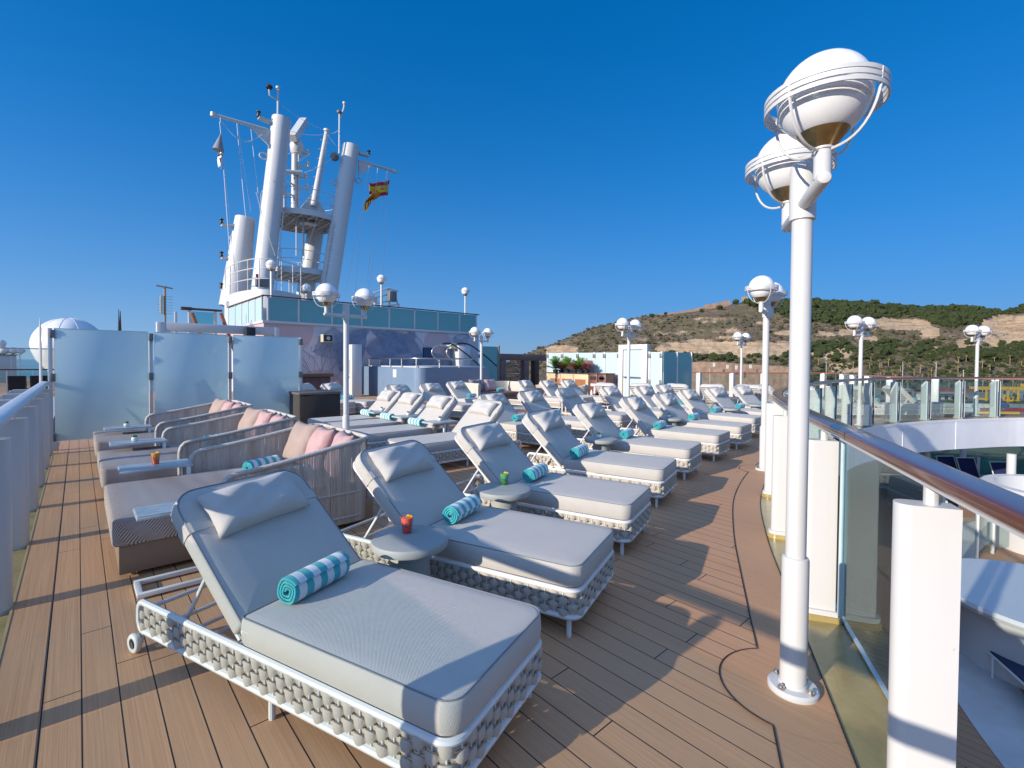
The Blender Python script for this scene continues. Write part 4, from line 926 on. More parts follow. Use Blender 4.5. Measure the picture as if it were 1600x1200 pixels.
b = MB(); b.bbox(XC, XC+.6, cy0, cy1, 0, cz-.04, .01); b.build('body', PALEW, t); b = MB(); b.bbox(XC-.03, XC+.62, cy0-.03, cy1+.03, cz-.037, cz, .008); b.build('top', M('dark_counter_top', (.06, .055, .055), .3), t)
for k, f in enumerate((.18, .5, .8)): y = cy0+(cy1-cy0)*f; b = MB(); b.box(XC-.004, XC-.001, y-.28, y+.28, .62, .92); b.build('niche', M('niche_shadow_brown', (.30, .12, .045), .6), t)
for f in (.34, .66): y = cy0+(cy1-cy0)*f; b = MB(); b.box(XC-.006, XC-.001, y-.012, y+.012, .05, cz-.06); b.build('panel_joint', PINKW, t)
by = [on_x(p, 590, XC).y for p in (920, 933.5, 947)]; bz = 1.19
for k in (0, 1):
    t = empty('waste_bin', (XC, (by[k]+by[k+1])/2, 0), 0, ('brown waste bin with two round holes and a white bottle sign' if k == 0 else 'brown waste bin with a wide dark slot, beside the glass screen'), 'bin', 'pair of brown waste bins'); h = (by[k]-by[k+1])/2-.02
    BIN = M('brown_bin_panel', (.17, .058, .04), .45)
    b = MB(); b.bbox(0, .6, -h, h, 0, bz-.04, .01); b.build('body', BIN, t); b = MB(); b.bbox(-.03, .62, -h-.015, h+.015, bz-.038, bz, .006); b.build('lid', DKWOOD, t)
    b = MB()
    if k == 0:
        for s_ in (-1, 1): b.tube([(-.012, s_*h*.42, bz-.2), (-.001, s_*h*.42, bz-.2)], .085, 16)
    else: b.tube([(-.012, 0, bz-.2), (-.001, 0, bz-.2)], .11, 16); b.box(-.012, -.001, -h*.75, h*.75, bz-.24, bz-.16)
    b.build('opening', BLACK, t); b = MB(); b.box(-.006, -.001, -h*.6, h*.6, bz-.52, bz-.42); b.build('sign_plate', WHITE2, t)
    if k == 0: b = MB(); b.box(-.006, -.001, -.12, -.04, .32, .60); b.box(-.0065, -.001, -.10, -.06, .6, .70); b.box(-.006, -.001, .03, .12, .32, .46); b.box(-.0062, -.001, .05, .10, .38, .52); b.build('bottle_symbol', WHITE2, t)
def frond_plant(name, x, y, z, h, n, m, label, wdt=.05, seed=0, cat='potted plant'):
    t = empty(name, (x, y, z), 0, label, cat, 'plants on the counter'); rg = random.Random(seed)
    MB().lathe([(.10, 0), (.13, .12), (.12, .13), (.002, .12)], 16).build('pot', BLACK, t); b = MB()
    for k in range(n):
        a = rg.uniform(0, 2*PI); e = rg.uniform(.5, 1.45); L = h*rg.uniform(.75, 1.05); d = Vector((math.cos(a), math.sin(a), 0)); pts = []
        for i in range(7): f = i/6; pts.append(Vector((0, 0, .12))+d*L*f*math.cos(e)*(1+.2*f)+Vector((0, 0, L*(f*math.sin(e)-.35*f*f*math.cos(e)))))
        s_ = Vector((-d.y, d.x, 0))
        for i in range(1, 6):
            for sg in (-1, 1):
                for q in (0, .5):
                    p = pts[i].lerp(pts[i+1], q); u = (pts[i+1]-pts[i]).normalized(); l = wdt*3.4*math.sin(PI*(i+q)/7.2)+.01; tip = p+s_*sg*l*.8+u*l*.7-Vector((0, 0, l*.2)); b.add([p, p+u*wdt*.5, tip, p-u*.004], [(0, 1, 2, 3)])
        b.tube(pts, .006, 4)
    b.build('foliage', m, t, 0); return t
for k, (px, l) in enumerate(((868, 'leafy green palm, leftmost on the counter'), (886, 'leafy green palm, middle of the counter'), (908, 'leafy green palm, rightmost on the counter'))):
    q = on_x(px, 585, XC+.3); frond_plant('potted_palm', q.x, q.y, cz, .62, 34, GREEN, l, .055, k)
for k, (px, l) in enumerate(((877, 'pink leaved plant between the left and middle palms'), (898, 'pink leaved plant between the middle and right palms'), (917, 'pink leaved plant beside the bins'))):
    q = on_x(px, 585, XC+.2); frond_plant('croton_plant', q.x, q.y, cz, .40, 30, PINKLEAF, l, .06, 10+k)
# rope armchairs and the cream corner sofa
WICK = fabric('cream_wicker', (.56, .51, .43), 60, .9, .15)
def rope_chair(p, rz, label):
    t = empty('rope_armchair', (p.x, p.y, 0), R(rz), label, 'armchair', 'woven rope armchairs')
    b = MB(); prof = []
    for a in np.linspace(-PI*.62, PI*.62, 22):
        for z, r_ in ((.28, .30), (.45, .36), (.62, .40), (.80-.12*abs(a)/2, .43)): prof.append((r_*math.sin(a), r_*math.cos(a), z))
    b.add(prof, [(i*4+k, i*4+k+1, i*4+k+5, i*4+k+4) for i in range(21) for k in range(3)])
    n0 = len(b.v); b.add([(x*.94, y*.94, z) for x, y, z in prof], [(i*4+k+4, i*4+k+5, i*4+k+1, i*4+k) for i in range(21) for k in range(3)]); b.build('shell', ROPE, t, 60)
    c, _ = cushion(.5, .5, .12, .1, 0, 0, .32); c.build('seat', CUSH, t, 45); pl_ = pillow(.46, .34, .14, 6).build('back_cushion', CUSH, t, 80); pl_.location = (0, .24, .64); pl_.rotation_euler = (R(75), 0, 0)
    for x, y in ((-.2, -.2), (.2, -.2), (-.2, .22), (.2, .22)): b = MB(); b.tube([(x*1.2, y*1.2, 0), (x, y, .32)], .014, 8); b.build('leg', WHITE2, t)
rope_chair(at_d(903, 600, 18.0), 215, 'rope armchair in front of the bins, turned to the left'); rope_chair(at_d(853, 600, 19.2), 160, 'rope armchair left of the counter, its back to the camera'); rope_chair(at_d(878, 600, 19.4), 30, 'rope armchair before the counter shelves')
c0 = on_y(781, 600, 13.4); t = empty('wicker_sofa', (c0.x, 13.4, 0), 0, 'cream wicker corner sofa with pink cushions beyond the loungers', 'sofa')
b = MB(); b.bbox(-1.1, 1.1, -.1, 1.0, .03, .32, .02); b.build('base', PLINTH, t); m, _ = cushion(2.1, 1.1, .16, .08, 0, .42, .322); m.build('seat', PINKW, t, 45)
pth = [(-1.15, -.25), (-1.18, .6), (-1.0, .98), (1.0, .98), (1.18, .6), (1.15, -.25)]; q = [Vector((x, y, 0)) for x, y in pth]; sp_ = [(p.x, p.y, .55) for p in spline(q, 6)]
b = MB(); sweep(b, sp_, [(-.05, -.5), (.05, -.5), (.06, .22), (.03, .30), (-.03, .30), (-.06, .22)]); b.build('wicker_back', WICK, t, 40)
for x, y, m, l in ((-.55, .72, fabric('grey_cushion', (.26, .24, .26), 90), 'grey cushion in the corner of the cream sofa'), (.15, .75, PINK, 'large pink cushion on the cream sofa')):
    o = pillow(.62, .5, .2, 5).build('throw_cushion', m, None, 80); o.location = (c0.x+x, 13.4+y, .72); o.rotation_euler = (R(72), 0, R(6)); tag(o, l, 'cushion')
towel((c0.x+.35, 13.75, .56), 5, 'striped towel on the cream sofa', 40)
# dark storage box and bar counter
a, c = on_y(468, 612, 10.9), on_y(532, 616, 10.9); t = empty('storage_box', (a.x, 10.9, 0), 0, 'dark grey woven storage box behind the frosted screen', 'storage box'); w = c.x-a.x
b = MB(); b.bbox(0, w, 0, .9, .03, .84, .015); b.build('body', fabric('dark_woven_panel', (.055, .05, .047), 40, .8), t); b = MB(); b.bbox(-.02, w+.02, -.02, .92, .843, .90, .015); b.build('lid', M('taupe_lid', (.13, .115, .10), .5), t)
a, c = on_y(430, 600, 18), on_y(520, 588, 18); t = empty('bar_counter', (a.x, 18, 0), 0, 'dark wooden bar counter with a thick top below the mural', 'counter'); w = c.x-a.x
b = MB(); b.bbox(0, w-.08, 0, .8, 0, 1.0, .01); b.build('body', M('plum_wood_panel', (.13, .065, .06), .5, var=.35, vs=5), t); b = MB(); b.bbox(-.05, w, -.1, .9, 1.003, 1.12, .015); b.build('top', M('brown_bar_top', (.12, .085, .06), .35), t)

# ------------------------------------------------------------------ roof lamps, antenna, beam, gangway, radome
def roof_lamp(px, py, y, zb, label):
    p = on_y(px, py, y); t = empty('roof_lamp', (p.x, y, zb), 0, label, 'lamp', 'single globe lamps on the roof deck'); h = p.z-zb
    MB().tube([(0, 0, 0), (0, 0, h-.2)], .05, 10).build('pole', WHITE, t); g = MB().sphere((0, 0, h), .22, 24, 14).build('globe', GLOBE, t, 60); MB().lathe([(.05, -.28), (.13, -.18), (.13, -.17)], 16, (0, 0, h)).build('socket', BRASS, g, 40)
    c = MB()
    for dz in (.0, .05): c.tube([(.26*math.cos(2*PI*k/20), .26*math.sin(2*PI*k/20), h+dz) for k in range(20)], .008, 5, True)
    c.build('cage', WHITE, g)
roof_lamp(424, 414, 22.4, 3.28, 'roof lamp at the corner of the teal balustrade'); roof_lamp(479, 450, 25, 3.28, 'small roof lamp between the mast legs'); roof_lamp(596, 436, 22.6, 3.28, 'roof lamp beside the white searchlight frame'); roof_lamp(727, 455, 22.4, 3.28, 'roof lamp standing at the right end of the balustrade')
p = on_y(258, 512, 25); t = empty('antenna_mast', (p.x, 25, 0), 0, 'thin brown antenna mast with a crossbar and a plate', 'antenna')
ANT = M('weathered_bronze', (.25, .18, .12), .6); zt3 = on_y(258, 447, 25).z
b = MB(); b.tube([(0, 0, 0), (0, 0, zt3)], .045, 8); b.build('pole', ANT, t); b = MB(); q0, q1 = on_y(244, 446, 25)-Vector((p.x, 25, 0)), on_y(270, 451, 25)-Vector((p.x, 25, 0)); b.tube([q0, q1], .03, 6); b.build('crossbar', ANT, t)
b = MB(); z = on_y(258, 475, 25).z; b.bbox(-.17, -.08, -.05, .05, z-.42, z+.35, .01); b.build('plate_aerial', M('cream_aerial', (.55, .50, .36), .5), t); b = MB(); 
for k in range(7): b.tube([(-.25, 0, z-.4+k*.12), (.28, 0, z-.4+k*.12)], .006, 4)
b.build('rod', ANT, t); b = MB(); b.bbox(-.18, .18, -.18, .18, on_y(258, 514, 25).z-.6, on_y(258, 512, 25).z+.1, .03); b.build('base', WHITE, t)
for px, py, l in ((185.5, 483, 'dark whip aerial behind the frosted screen'), (188, 486, 'pale whip aerial beside the dark one'), (62.5, 497, 'thin whip aerial left of the white dome')):
    p = on_y(px, py, 30); t = empty('whip_aerial', (p.x, 30, 0), 0, l, 'antenna'); b = MB(); b.tube([(0, 0, 0), (0, 0, 2.9), (0, 0, p.z)], [.06, .05, .014], 6); b.build('rod', BLACK if 'dark' in l else WHITE, t)
a, c = on_y(245, 502.5, 16), on_y(412, 513, 16); t = empty('white_beam', (0, 0, 0), 0, 'long white beam above the frosted screen', 'beam')
b = MB(); b.bbox(a.x+.2, c.x+.3, 16, 16.25, a.z-.24, a.z, .01); b.build('beam', WHITE, t); b = MB(); b.bbox(a.x, a.x+.199, 16, 16.25, 0, a.z, .01); b.build('post', WHITE, t)
b = MB(); b.bbox(c.x-.55, c.x-.3, 15.7, 15.99, a.z-.55, a.z-.05, .01); b.build('junction_box', BLACK, t); b = MB(); b.bbox(c.x+.301, c.x+.45, 16, 16.25, 0, a.z, .01); b.build('post', WHITE, t)
t = empty('glazed_stair_head', (0, 0, 0), 0, 'small glass enclosure with brown rails and raking struts', 'stair enclosure'); yG = 24.0
g0, g1 = on_y(296, 483, yG), on_y(347, 486, yG); zl = 2.4
for x, y in ((g0.x, yG), (g1.x-.25, yG), (g0.x-.3, yG+1.4), (g1.x, yG+1.4)): b = MB(); b.bbox(x-.05, x+.05, y-.05, y+.05, 0, g0.z-.03, .01); b.build('post', WHITE, t)
b = MB(); b.box(g0.x+.06, g1.x-.31, yG-.01, yG+.01, zl-.6, g0.z-.08); b.build('pane', TEALGL, t)
b = MB(); b.bbox(g0.x+.1, g1.x, yG-.06, yG+.06, g0.z-.03, g0.z+.06, .01); b.bbox(g0.x-.3, g0.x+.09, yG-.08, yG+.08, g0.z-.05, g0.z+.08, .01); b.build('top_rail', DKWOOD, t)
for px in (300, 345): p, q = on_y(px, 489, yG-.3), on_y(px+12, 522, yG-.3); b = MB(); b.tube([p, q, q+(q-p)], .075, 8); b.build('strut', M('russet_timber', (.25, .09, .045), .5), t)
p = on_y(108, 541, 60); t = empty('radome', (p.x, 60, p.z), 0, 'large white satellite dome left of the frosted screen', 'radome')
b = MB(); k = 1.36; b.lathe([(r_*k, z*k) for r_, z in [(.75, -2.35), (.8, -2.0), (1.2, -1.5), (1.62, -.95), (1.86, -.3), (1.9, .0)]+[(1.9*math.cos(a), 1.9*math.sin(a)) for a in np.linspace(.1, 1.56, 12)]], 48); o = b.build('dome', DOMEM, t, 50)
b = MB()
for q in range(10): a = 2*PI*q/10; b.tube([(1.903*k*math.cos(e)*math.cos(a), 1.903*k*math.cos(e)*math.sin(a), 1.903*k*math.sin(e)) for e in np.linspace(.0, 1.5, 12)], .02, 4)
b.build('panel_seam', M('radome_seam', (.6, .61, .62), .5), o)
b = MB(); b.lathe([(1.35, -9), (1.35, -3.9), (1.12, -3.54)], 24); b.build('pedestal', WHITE, t)

# ------------------------------------------------------------------ terrace to port, with charcoal chairs
t = empty('port_terrace', (0, 0, 0), 0, 'lower terrace block left of the railing, timber floored with a white edge', 'terrace')
zq = -.32; b = MB(); b.box(-26, -.6, 13.5, 62, -3, zq); b.build('block', WHITE, t); b = MB(); b.box(-26, -.65, 33, 62, zq+.002, zq+.012); b.build('timber_floor', DECK, t)
t = empty('terrace_windbreak', (0, 0, 0), 0, 'glass windbreak with steel and dark timber rails on the terrace', 'railing')
for y0, z1, m in ((46.0, 2.28, STEEL), (38.0, 1.0, DKWOOD)):
    b = MB(); b.bbox(-22, -.7, y0-.05, y0+.05, z1-.07, z1, .01); b.build('rail', m, t)
    for x in np.arange(-21.5, -.9, 1.4): b = MB(); b.box(x+.03, x+1.37, y0-.008, y0+.008, zq+.05, z1-.052); b.build('pane', CLEAR, t)
    for x in (-8.5, -4.3, -2.9, -.75): b = MB(); b.bbox(x-.03, x+.03, y0-.03, y0+.03, zq+.013, z1-.05, .005); b.build('post', WHITE, t)
def mesh_chair(x, y, z, rz, m, label, name, group):
    t = empty(name, (x, y, z), R(rz), label, 'deck chair', group)
    b = MB(); b.box(-.3, .3, -.28, -.26, .32, .98) if 0 else b.add([(-.3, .25, .30), (.3, .25, .30), (.3, .5, 1.0), (-.3, .5, 1.0), (-.3, .27, .29), (.3, .27, .29), (.3, .52, .99), (-.3, .52, .99)], [(0, 1, 2, 3), (7, 6, 5, 4), (0, 4, 5, 1), (1, 5, 6, 2), (2, 6, 7, 3), (3, 7, 4, 0)]); b.build('back', m, t, 0)
    b = MB(); b.box(-.3, .3, -1.2, .25, .30, .325); b.build('seat', m, t)
    f = MB()
    for s_ in (-.32, .32): f.tube([(s_, -1.22, .30), (s_, .26, .30)], .017, 6); f.tube([(s_, .24, .29), (s_, .52, 1.01)], .017, 6)
    f.tube([(-.32, .52, 1.01), (.32, .52, 1.01)], .017, 6); f.build('frame', BLACK if m is CHAR else WHITE2, t, 40)
    for x_, y_ in ((-.32, -1.1), (.32, -1.1), (-.32, .2), (.32, .2)): l = MB(); l.tube([(x_, y_, 0), (x_, y_, .30)], .016, 6); l.build('leg', BLACK if m is CHAR else WHITE2, t)
for k, (px, l) in enumerate(((28, 'charcoal deck chair on the terrace, left one'), (62, 'charcoal deck chair on the terrace beside the frosted screen'))):
    p = on_y(px, 600, 35); mesh_chair(p.x, 35, zq+.012, 180, CHAR, l, 'charcoal_chair', 'charcoal terrace chairs')
t = empty('terrace_wall', (0, 0, 0), 0, 'white curved bulwark along the far side of the terrace', 'wall'); b = MB(); b.bbox(-26, -3.6, 54, 54.4, zq+.013, 1.80, .03); b.box(-26, -3.6, 53.985, 53.995, 1.2, 1.26); b.build('bulwark', WHITE, t); b = MB(); b.bbox(-26, -3.5, 53.9, 54.5, 1.803, 1.88, .02); b.build('cap', DKWOOD, t)
for k, (px, py, r_, l) in enumerate(((0, 537, .38, 'white globe lamp at the very left edge'), (6, 549.5, .34, 'white globe lamp on the terrace wall, left one'), (20.5, 551.5, .31, 'white globe lamp on the terrace wall, middle one'), (32.5, 554, .28, 'white globe lamp on the terrace wall, right one'))):
    p = on_y(px, py, 54.2); t = empty('globe_lamp', (p.x, 54.2, 1.88), 0, l, 'lamp', 'small globe lamps on the terrace'); h = max(.3, p.z-1.88); MB().sphere((0, 0, h), r_, 20, 12, .85).build('globe', GLOBE, t, 60); MB().lathe([(.06, 0), (.06, max(.02, h-r_*.8)), (.10, max(.03, h-r_*.7))], 12).build('stem', BRASS, t, 40)
# ------------------------------------------------------------------ ship's mast
YM = 29.0
def m_(px, py, y=YM): return on_y(px, py, y)
t = empty('ship_mast', (0, 0, 0), 0, 'white ship mast of leaning funnels, round platforms and antennas above the deckhouse', 'mast')
def funnel(a, c, r0, r1, name='funnel_leg'):
    a, c = Vector(a), Vector(c); d = (c-a).normalized(); b = MB(); b.tube([a, a.lerp(c, .5), c-d*.001, c], [r0, (r0+r1)/2, r1, r1*.985], 36); o = b.build(name, WHITE, t, 40)
    e = MB()
    for f in (.3, .62, .85): e.tube([a.lerp(c, f)-d*.008, a.lerp(c, f)+d*.008], (r0+(r1-r0)*f)+.004, 36)
    e.build('weld_band', M('weld_paint', (.70, .69, .67), .4), o, 40); return o
funnel(m_(407, 480), m_(440, 186), .55, .50); funnel(m_(509, 480), m_(549, 229), .54, .49)
funnel(m_(366, 480, 31.5), m_(383, 341, 31.5), .78, .52, 'rear_funnel_leg'); funnel(m_(472, 490, 32.5), m_(497, 340, 32.5), .55, .5, 'rear_funnel_leg')
BEAM = M('platform_underside', (.42, .40, .37), .6, var=.2, vs=2)
def platform(px, py, y, rx, ry, th, railh):
    c = m_(px, py, y); n = 44; pl = [(c.x+rx*math.cos(2*PI*k/n), c.y+ry*math.sin(2*PI*k/n)) for k in range(n)]
    b = MB(); b.prism(pl, c.z, c.z+.05); o = b.build('platform', BEAM, t, 30)
    b = MB(); base = 0
    for k in range(n):
        a = 2*PI*k/n
        for r_, z in ((.0, -.22), (.05, -.22), (.05, .09), (.0, .09)): b.v.append((c.x+(rx+r_)*math.cos(a), c.y+(ry+r_)*math.sin(a), c.z+z))
    for k in range(n):
        for q in range(4): l = (k+1) % n; w = (q+1) % 4; b.f.append((k*4+q, l*4+q, l*4+w, k*4+w)); b.m.append(0)
    b.build('rim_band', WHITE, o, 40); b = MB()
    for i in range(-3, 4):
        f = i/3.6; h = ry*math.sqrt(1-f*f); b.box(c.x+rx*f-.04, c.x+rx*f+.04, c.y-h, c.y+h, c.z-.17, c.z-.002)
        h = rx*math.sqrt(1-f*f); b.box(c.x-h, c.x+h, c.y+ry*f-.03, c.y+ry*f+.03, c.z-.13, c.z-.003)
    b.build('deck_beam', M('beam_paint', (.55, .53, .49), .55), o, 0); b = MB()
    for z in (railh*.5, railh): b.tube([(c.x+rx*math.cos(2*PI*k/n), c.y+ry*math.sin(2*PI*k/n), c.z+.05+z) for k in range(n)], .022, 6, True)
    for k in range(0, n, 4): a = 2*PI*k/n; p = (c.x+rx*math.cos(a), c.y+ry*math.sin(a)); b.tube([(*p, c.z+.05), (*p, c.z+.05+railh)], .022, 6)
    b.build('guard_rail', WHITE, o); return c
cU = platform(472, 345, 31.0, 2.25, 2.3, .2, 1.25); cL = platform(461, 428, 31.0, 1.95, 2.1, .2, 1.05)
b = MB(); b.box(cU.x-.3, cU.x+.7, cU.y-.9, cU.y-.3, cU.z-.30, cU.z-.19); b.build('hatch_panel', WHITE, t)
# centre pole, radar scanner, side arms
p0 = m_(460, 330, 30.6); p1 = m_(461, 228, 30.6); b = MB(); b.tube([p0, p1], .19, 14); o = b.build('radar_pole', WHITE, t)
b = MB(); b.lathe([(.2, -.55), (.36, -.35), (.40, .05), (.30, .35), (.2, .45)], 20, p1+Vector((.1, 0, 0))); b.build('radar_drive', WHITE, o, 40)
q0, q1 = m_(457, 216, 30.0), m_(475, 189, 31.2); b = MB(); b.obox(q0, q1, .42, .40); b.build('radar_scanner', WHITE, o, 0)
b = MB()
for px, py, l in ((480, 238, 1), (481, 257, 1), (478, 275, 1), (480, 292, .7), (440, 264, 0), (441, 282, 0), (443, 300, 0)):
    c = m_(461, py+6, 30.6); e = m_(px, py, 30.4); b.tube([c, e], .05, 6); b.lathe([(.02, -.22), (.1, -.16), (.1, -.04), (.05, 0), (.1, .05), (.1, .17), (.02, .2)], 10, e)
b.build('side_aerial', WHITE, o, 40)
b = MB(); 
for x_ in (466.5, 444): b.tube([m_(x_, 325, 30.4), m_(x_, 240, 30.4)], .045, 6)
b.tube([m_(438, 268, 30.3), m_(472, 270, 30.3)], .13, 10); b.tube([m_(470, 250, 30.3), m_(484, 240, 30.3)], .04, 6); b.tube([m_(452, 240, 30.3), m_(472, 236, 30.3), m_(484, 240, 30.3)], .03, 6); b.build('stay_frame', WHITE, o)
b = MB(); a, c = m_(490, 322, 29.6), m_(510.5, 206, 29.6); b.tube([a, c], [.2, .13], 12); b.lathe([(.14, 0), (.19, .02), (.19, .14), (.02, .16)], 12, c)
for k in range(1, 8): p = a.lerp(c, k/8); b.tube([p-Vector((.28, 0, 0)), p+Vector((.28, 0, -.04))], .022, 5)
b.build('raking_pole', WHITE, t, 40); b = MB(); b.add([a+Vector(v) for v in ((-.75, 0, -.25), (.75, 0, -.25), (.12, 0, .75), (-.05, 0, .75), (-.75, .12, -.25), (.75, .12, -.25), (.12, .12, .75), (-.05, .12, .75))], [(0, 1, 2, 3), (7, 6, 5, 4), (0, 4, 5, 1), (1, 5, 6, 2), (2, 6, 7, 3), (3, 7, 4, 0)]); b.build('pole_gusset', WHITE, t, 0)
# yards, aerial rods and navigation lights
def yard(a, c, g):
    b = MB(); b.tube([a, c], .085, 10); b.lathe([(.02, -.13), (.13, -.1), (.13, .1), (.02, .13)], 10, c); d = (c-a).normalized()
    vs = [a, a+d*g, a-Vector((0, 0, 1.0))-d*.25, a-d*.25]; n_ = Vector((0, .05, 0)); b.add([v-n_ for v in vs]+[v+n_ for v in vs], [(0, 1, 2, 3), (7, 6, 5, 4), (0, 4, 5, 1), (1, 5, 6, 2), (2, 6, 7, 3), (3, 7, 4, 0)]); b.build('yard_arm', WHITE, t, 40)
yard(m_(418, 203), m_(333, 179), 1.0); yard(m_(566, 252), m_(617, 268), .8)
b = MB(); b.tube([m_(434, 190), m_(434.5, 140)], .055, 8); b.tube([m_(434, 157), m_(421, 149), m_(420.5, 138)], .04, 8); b.lathe([(.03, 0), (.12, .05), (.12, .15), (.04, .2)], 10, m_(434.5, 140)); b.build('aerial_rod', WHITE, t, 40)
b = MB(); b.sphere(m_(420.5, 136), .19, 12, 8, .7); b.build('sensor_head', BLACK, t)
b = MB(); b.tube([m_(530, 240), m_(530.5, 178)], .05, 8); b.tube([m_(530.5, 188), m_(537, 170), m_(538, 164)], .05, 8); b.lathe([(.05, 0), (.11, .05), (.1, .17), (.03, .2)], 10, m_(538, 164)); b.build('aerial_rod', WHITE, t, 40)
b = MB(); b.sphere(m_(530, 175), .15, 12, 8, .8); b.sphere(m_(523, 245), .26, 16, 10); b.build('sensor_head', GALV, t)
def navlight(a, c, y=YM):
    a, c = m_(*a, y), m_(*c, y); b = MB(); d = (c-a); b.obox(a, c, .34, .10); o = b.build('light_bracket', WHITE, t)
    e = MB(); e.lathe([(.11, .05), (.11, .14), (.07, .16), (.07, .27), (.12, .29), (.12, .34), (.02, .38)], 12, c); e.build('navigation_light', BLACK, o, 40)
navlight((424, 192), (404, 184)); navlight((560, 240), (576, 244)); navlight((373, 354), (346, 351.5), 31.5); navlight((364, 406), (346, 403), 31.5); navlight((359, 458), (346, 452), 31.5)
b = MB()
for px, py in ((412, 243), (523, 285), (561, 282), (366, 372), (361, 426)): c = m_(px, py, YM if py < 300 else 31.5); b.tube([c+Vector((.2*math.cos(k*.5), 0, .17*math.sin(k*.5))) for k in range(13)], .025, 5); b.tube([c+Vector((.2*math.cos(k*.5), .1, .17*math.sin(k*.5))) for k in range(13)], .025, 5)
b.build('ring_bracket', WHITE, t)
b = MB()                                                    # ladders on the legs
for ax, ay, bx, by in ((423, 470, 437, 330), (508, 470, 524, 350)):
    p, q = m_(ax, ay, 28.6), m_(bx, by, 28.6); s_ = Vector((.2, 0, 0)); b.tube([p-s_, q-s_], .03, 6); b.tube([p+s_, q+s_], .03, 6)
    for k in range(22): r_ = p.lerp(q, k/21); b.tube([r_-s_, r_+s_], .018, 5)
b.build('ladder', WHITE, t)
b = MB(); b.tube([m_(452, 480, 30), m_(452, 420, 30)], .04, 6); b.tube([m_(474, 400, 30), m_(474, 330, 30)], .06, 6); b.tube([m_(463, 400, 30), m_(463, 330, 30)], .04, 6); b.tube([m_(470, 490, 29), m_(468, 445, 29)], .07, 6); b.build('pipe', WHITE, t)
# mast house bulwark with guard rail and lettering
c0, c1 = m_(353, 482, 27.5), m_(440, 470, 25.0); zbw = wy(430, 466, 25).z
pth = spline([m_(352, 478, 29.5).xy.to_3d(), m_(372, 476, 27.0).xy.to_3d(), m_(405, 470, 25.2).xy.to_3d(), m_(440, 466, 25.0).xy.to_3d(), m_(470, 470, 26).xy.to_3d()], 8)
b = MB(); sweep(b, [(p.x, p.y, 3.2) for p in pth], [(-.04, 0), (.04, 0), (.04, 1.78), (-.04, 1.78)]); b.build('bulwark', WHITE, t, 40)
b = MB()
for z in (5.5, 6.0, 6.45): b.tube([(p.x, p.y, z) for p in pth], .024, 6)
for p in pth[::4]: b.tube([(p.x, p.y, 4.95), (p.x, p.y, 6.45)], .024, 6)
b.build('guard_rail', WHITE, t)
def lettering(txt, size, m, parent, mat4, ext=.006):
    cu = bpy.data.curves.new('lettering', 'FONT'); cu.body = txt; cu.size = size; cu.extrude = ext; o = bpy.data.objects.new('lettering', cu); C.objects.link(o); bpy.context.view_layer.update()
    me = bpy.data.meshes.new_from_object(o.evaluated_get(bpy.context.evaluated_depsgraph_get())); bpy.data.objects.remove(o); me.materials.clear(); me.materials.append(m)
    o = bpy.data.objects.new('lettering', me); C.objects.link(o); o.matrix_world = mat4; o.parent = parent; return o
a, c = pth[2], pth[8]; ang = math.atan2(c.y-a.y, c.x-a.x); zl = m_(356, 478, (a.y+c.y)/2).z
lettering('CREW O', .34, BLACK, t, Matrix.Translation((a.x-.05, a.y-.08, m_(357, 479, a.y).z)) @ Matrix.Rotation(ang, 4, 'Z') @ Matrix.Rotation(PI/2, 4, 'X'))
p = m_(402, 437, 27); b = MB(); b.box(p.x-.05, p.x+.05, 27, 27.1, p.z-.25, p.z+.3); b.build('fire_hose_reel', M('signal_red', (.5, .02, .02), .5), t)
p = m_(410, 442, 26.5); b = MB(); b.bbox(p.x-.3, p.x+.3, 26.4, 26.7, p.z-.2, p.z+.25, .02); b.build('control_box', GALV, t)
wires = [((344, 184), (361, 425)), ((343, 190), (368, 430)), ((370, 193), (384, 340)), ((371, 193), (392, 330)), ((392, 202), (408, 340)), ((606, 268), (598, 440)), ((605, 266), (576, 450)), ((590, 262), (574, 440)), ((577, 258), (540, 455)), ((566, 330), (555, 455)), ((440, 165), (512, 206)), ((455, 205), (508, 210)), ((512, 210), (532, 232)), ((512, 208), (530, 202)), ((400, 300), (430, 400)), ((500, 325), (452, 470)), ((475, 270), (522, 245))]
b = MB()
for a, c in wires:
    p, q = m_(*a, 28.4), m_(*c, 28.4); pts = [p.lerp(q, k/8)-Vector((0, 0, .12*math.sin(PI*k/8))) for k in range(9)]; b.tube(pts, .012, 4)
for a, c in (((345, 188), (410, 210)), ((570, 262), (609, 272))):
    p, q = m_(*a, 28.4), m_(*c, 28.4); b.tube([p.lerp(q, k/10)-Vector((0, 0, .7*math.sin(PI*k/10))) for k in range(11)], .016, 4)
b.build('halyard', WHITE, t)
# searchlight frame right of the mast
t = empty('searchlight_frame', (0, 0, 0), 0, 'white tubular frame with a grey searchlight on the deckhouse roof', 'light frame'); b = MB(); f_ = lambda px, py: on_y(px, py, 24)
for q in (((583, 458), (607, 450), (622, 455)), ((585, 466), (618, 457)), ((588, 474), (620, 468)), ((590, 480), (624, 476)), ((607, 450), (609, 482)), ((596, 455), (597, 482)), ((614, 452), (623, 480)), ((583, 458), (586, 482))): b.tube([f_(*p) for p in q], .05, 6)
b.build('frame', WHITE, t); p = f_(609, 464); b = MB(); b.bbox(p.x-.22, p.x+.22, 23.6, 23.9, p.z-.28, p.z+.28, .03); b.build('searchlight', GALV, t)
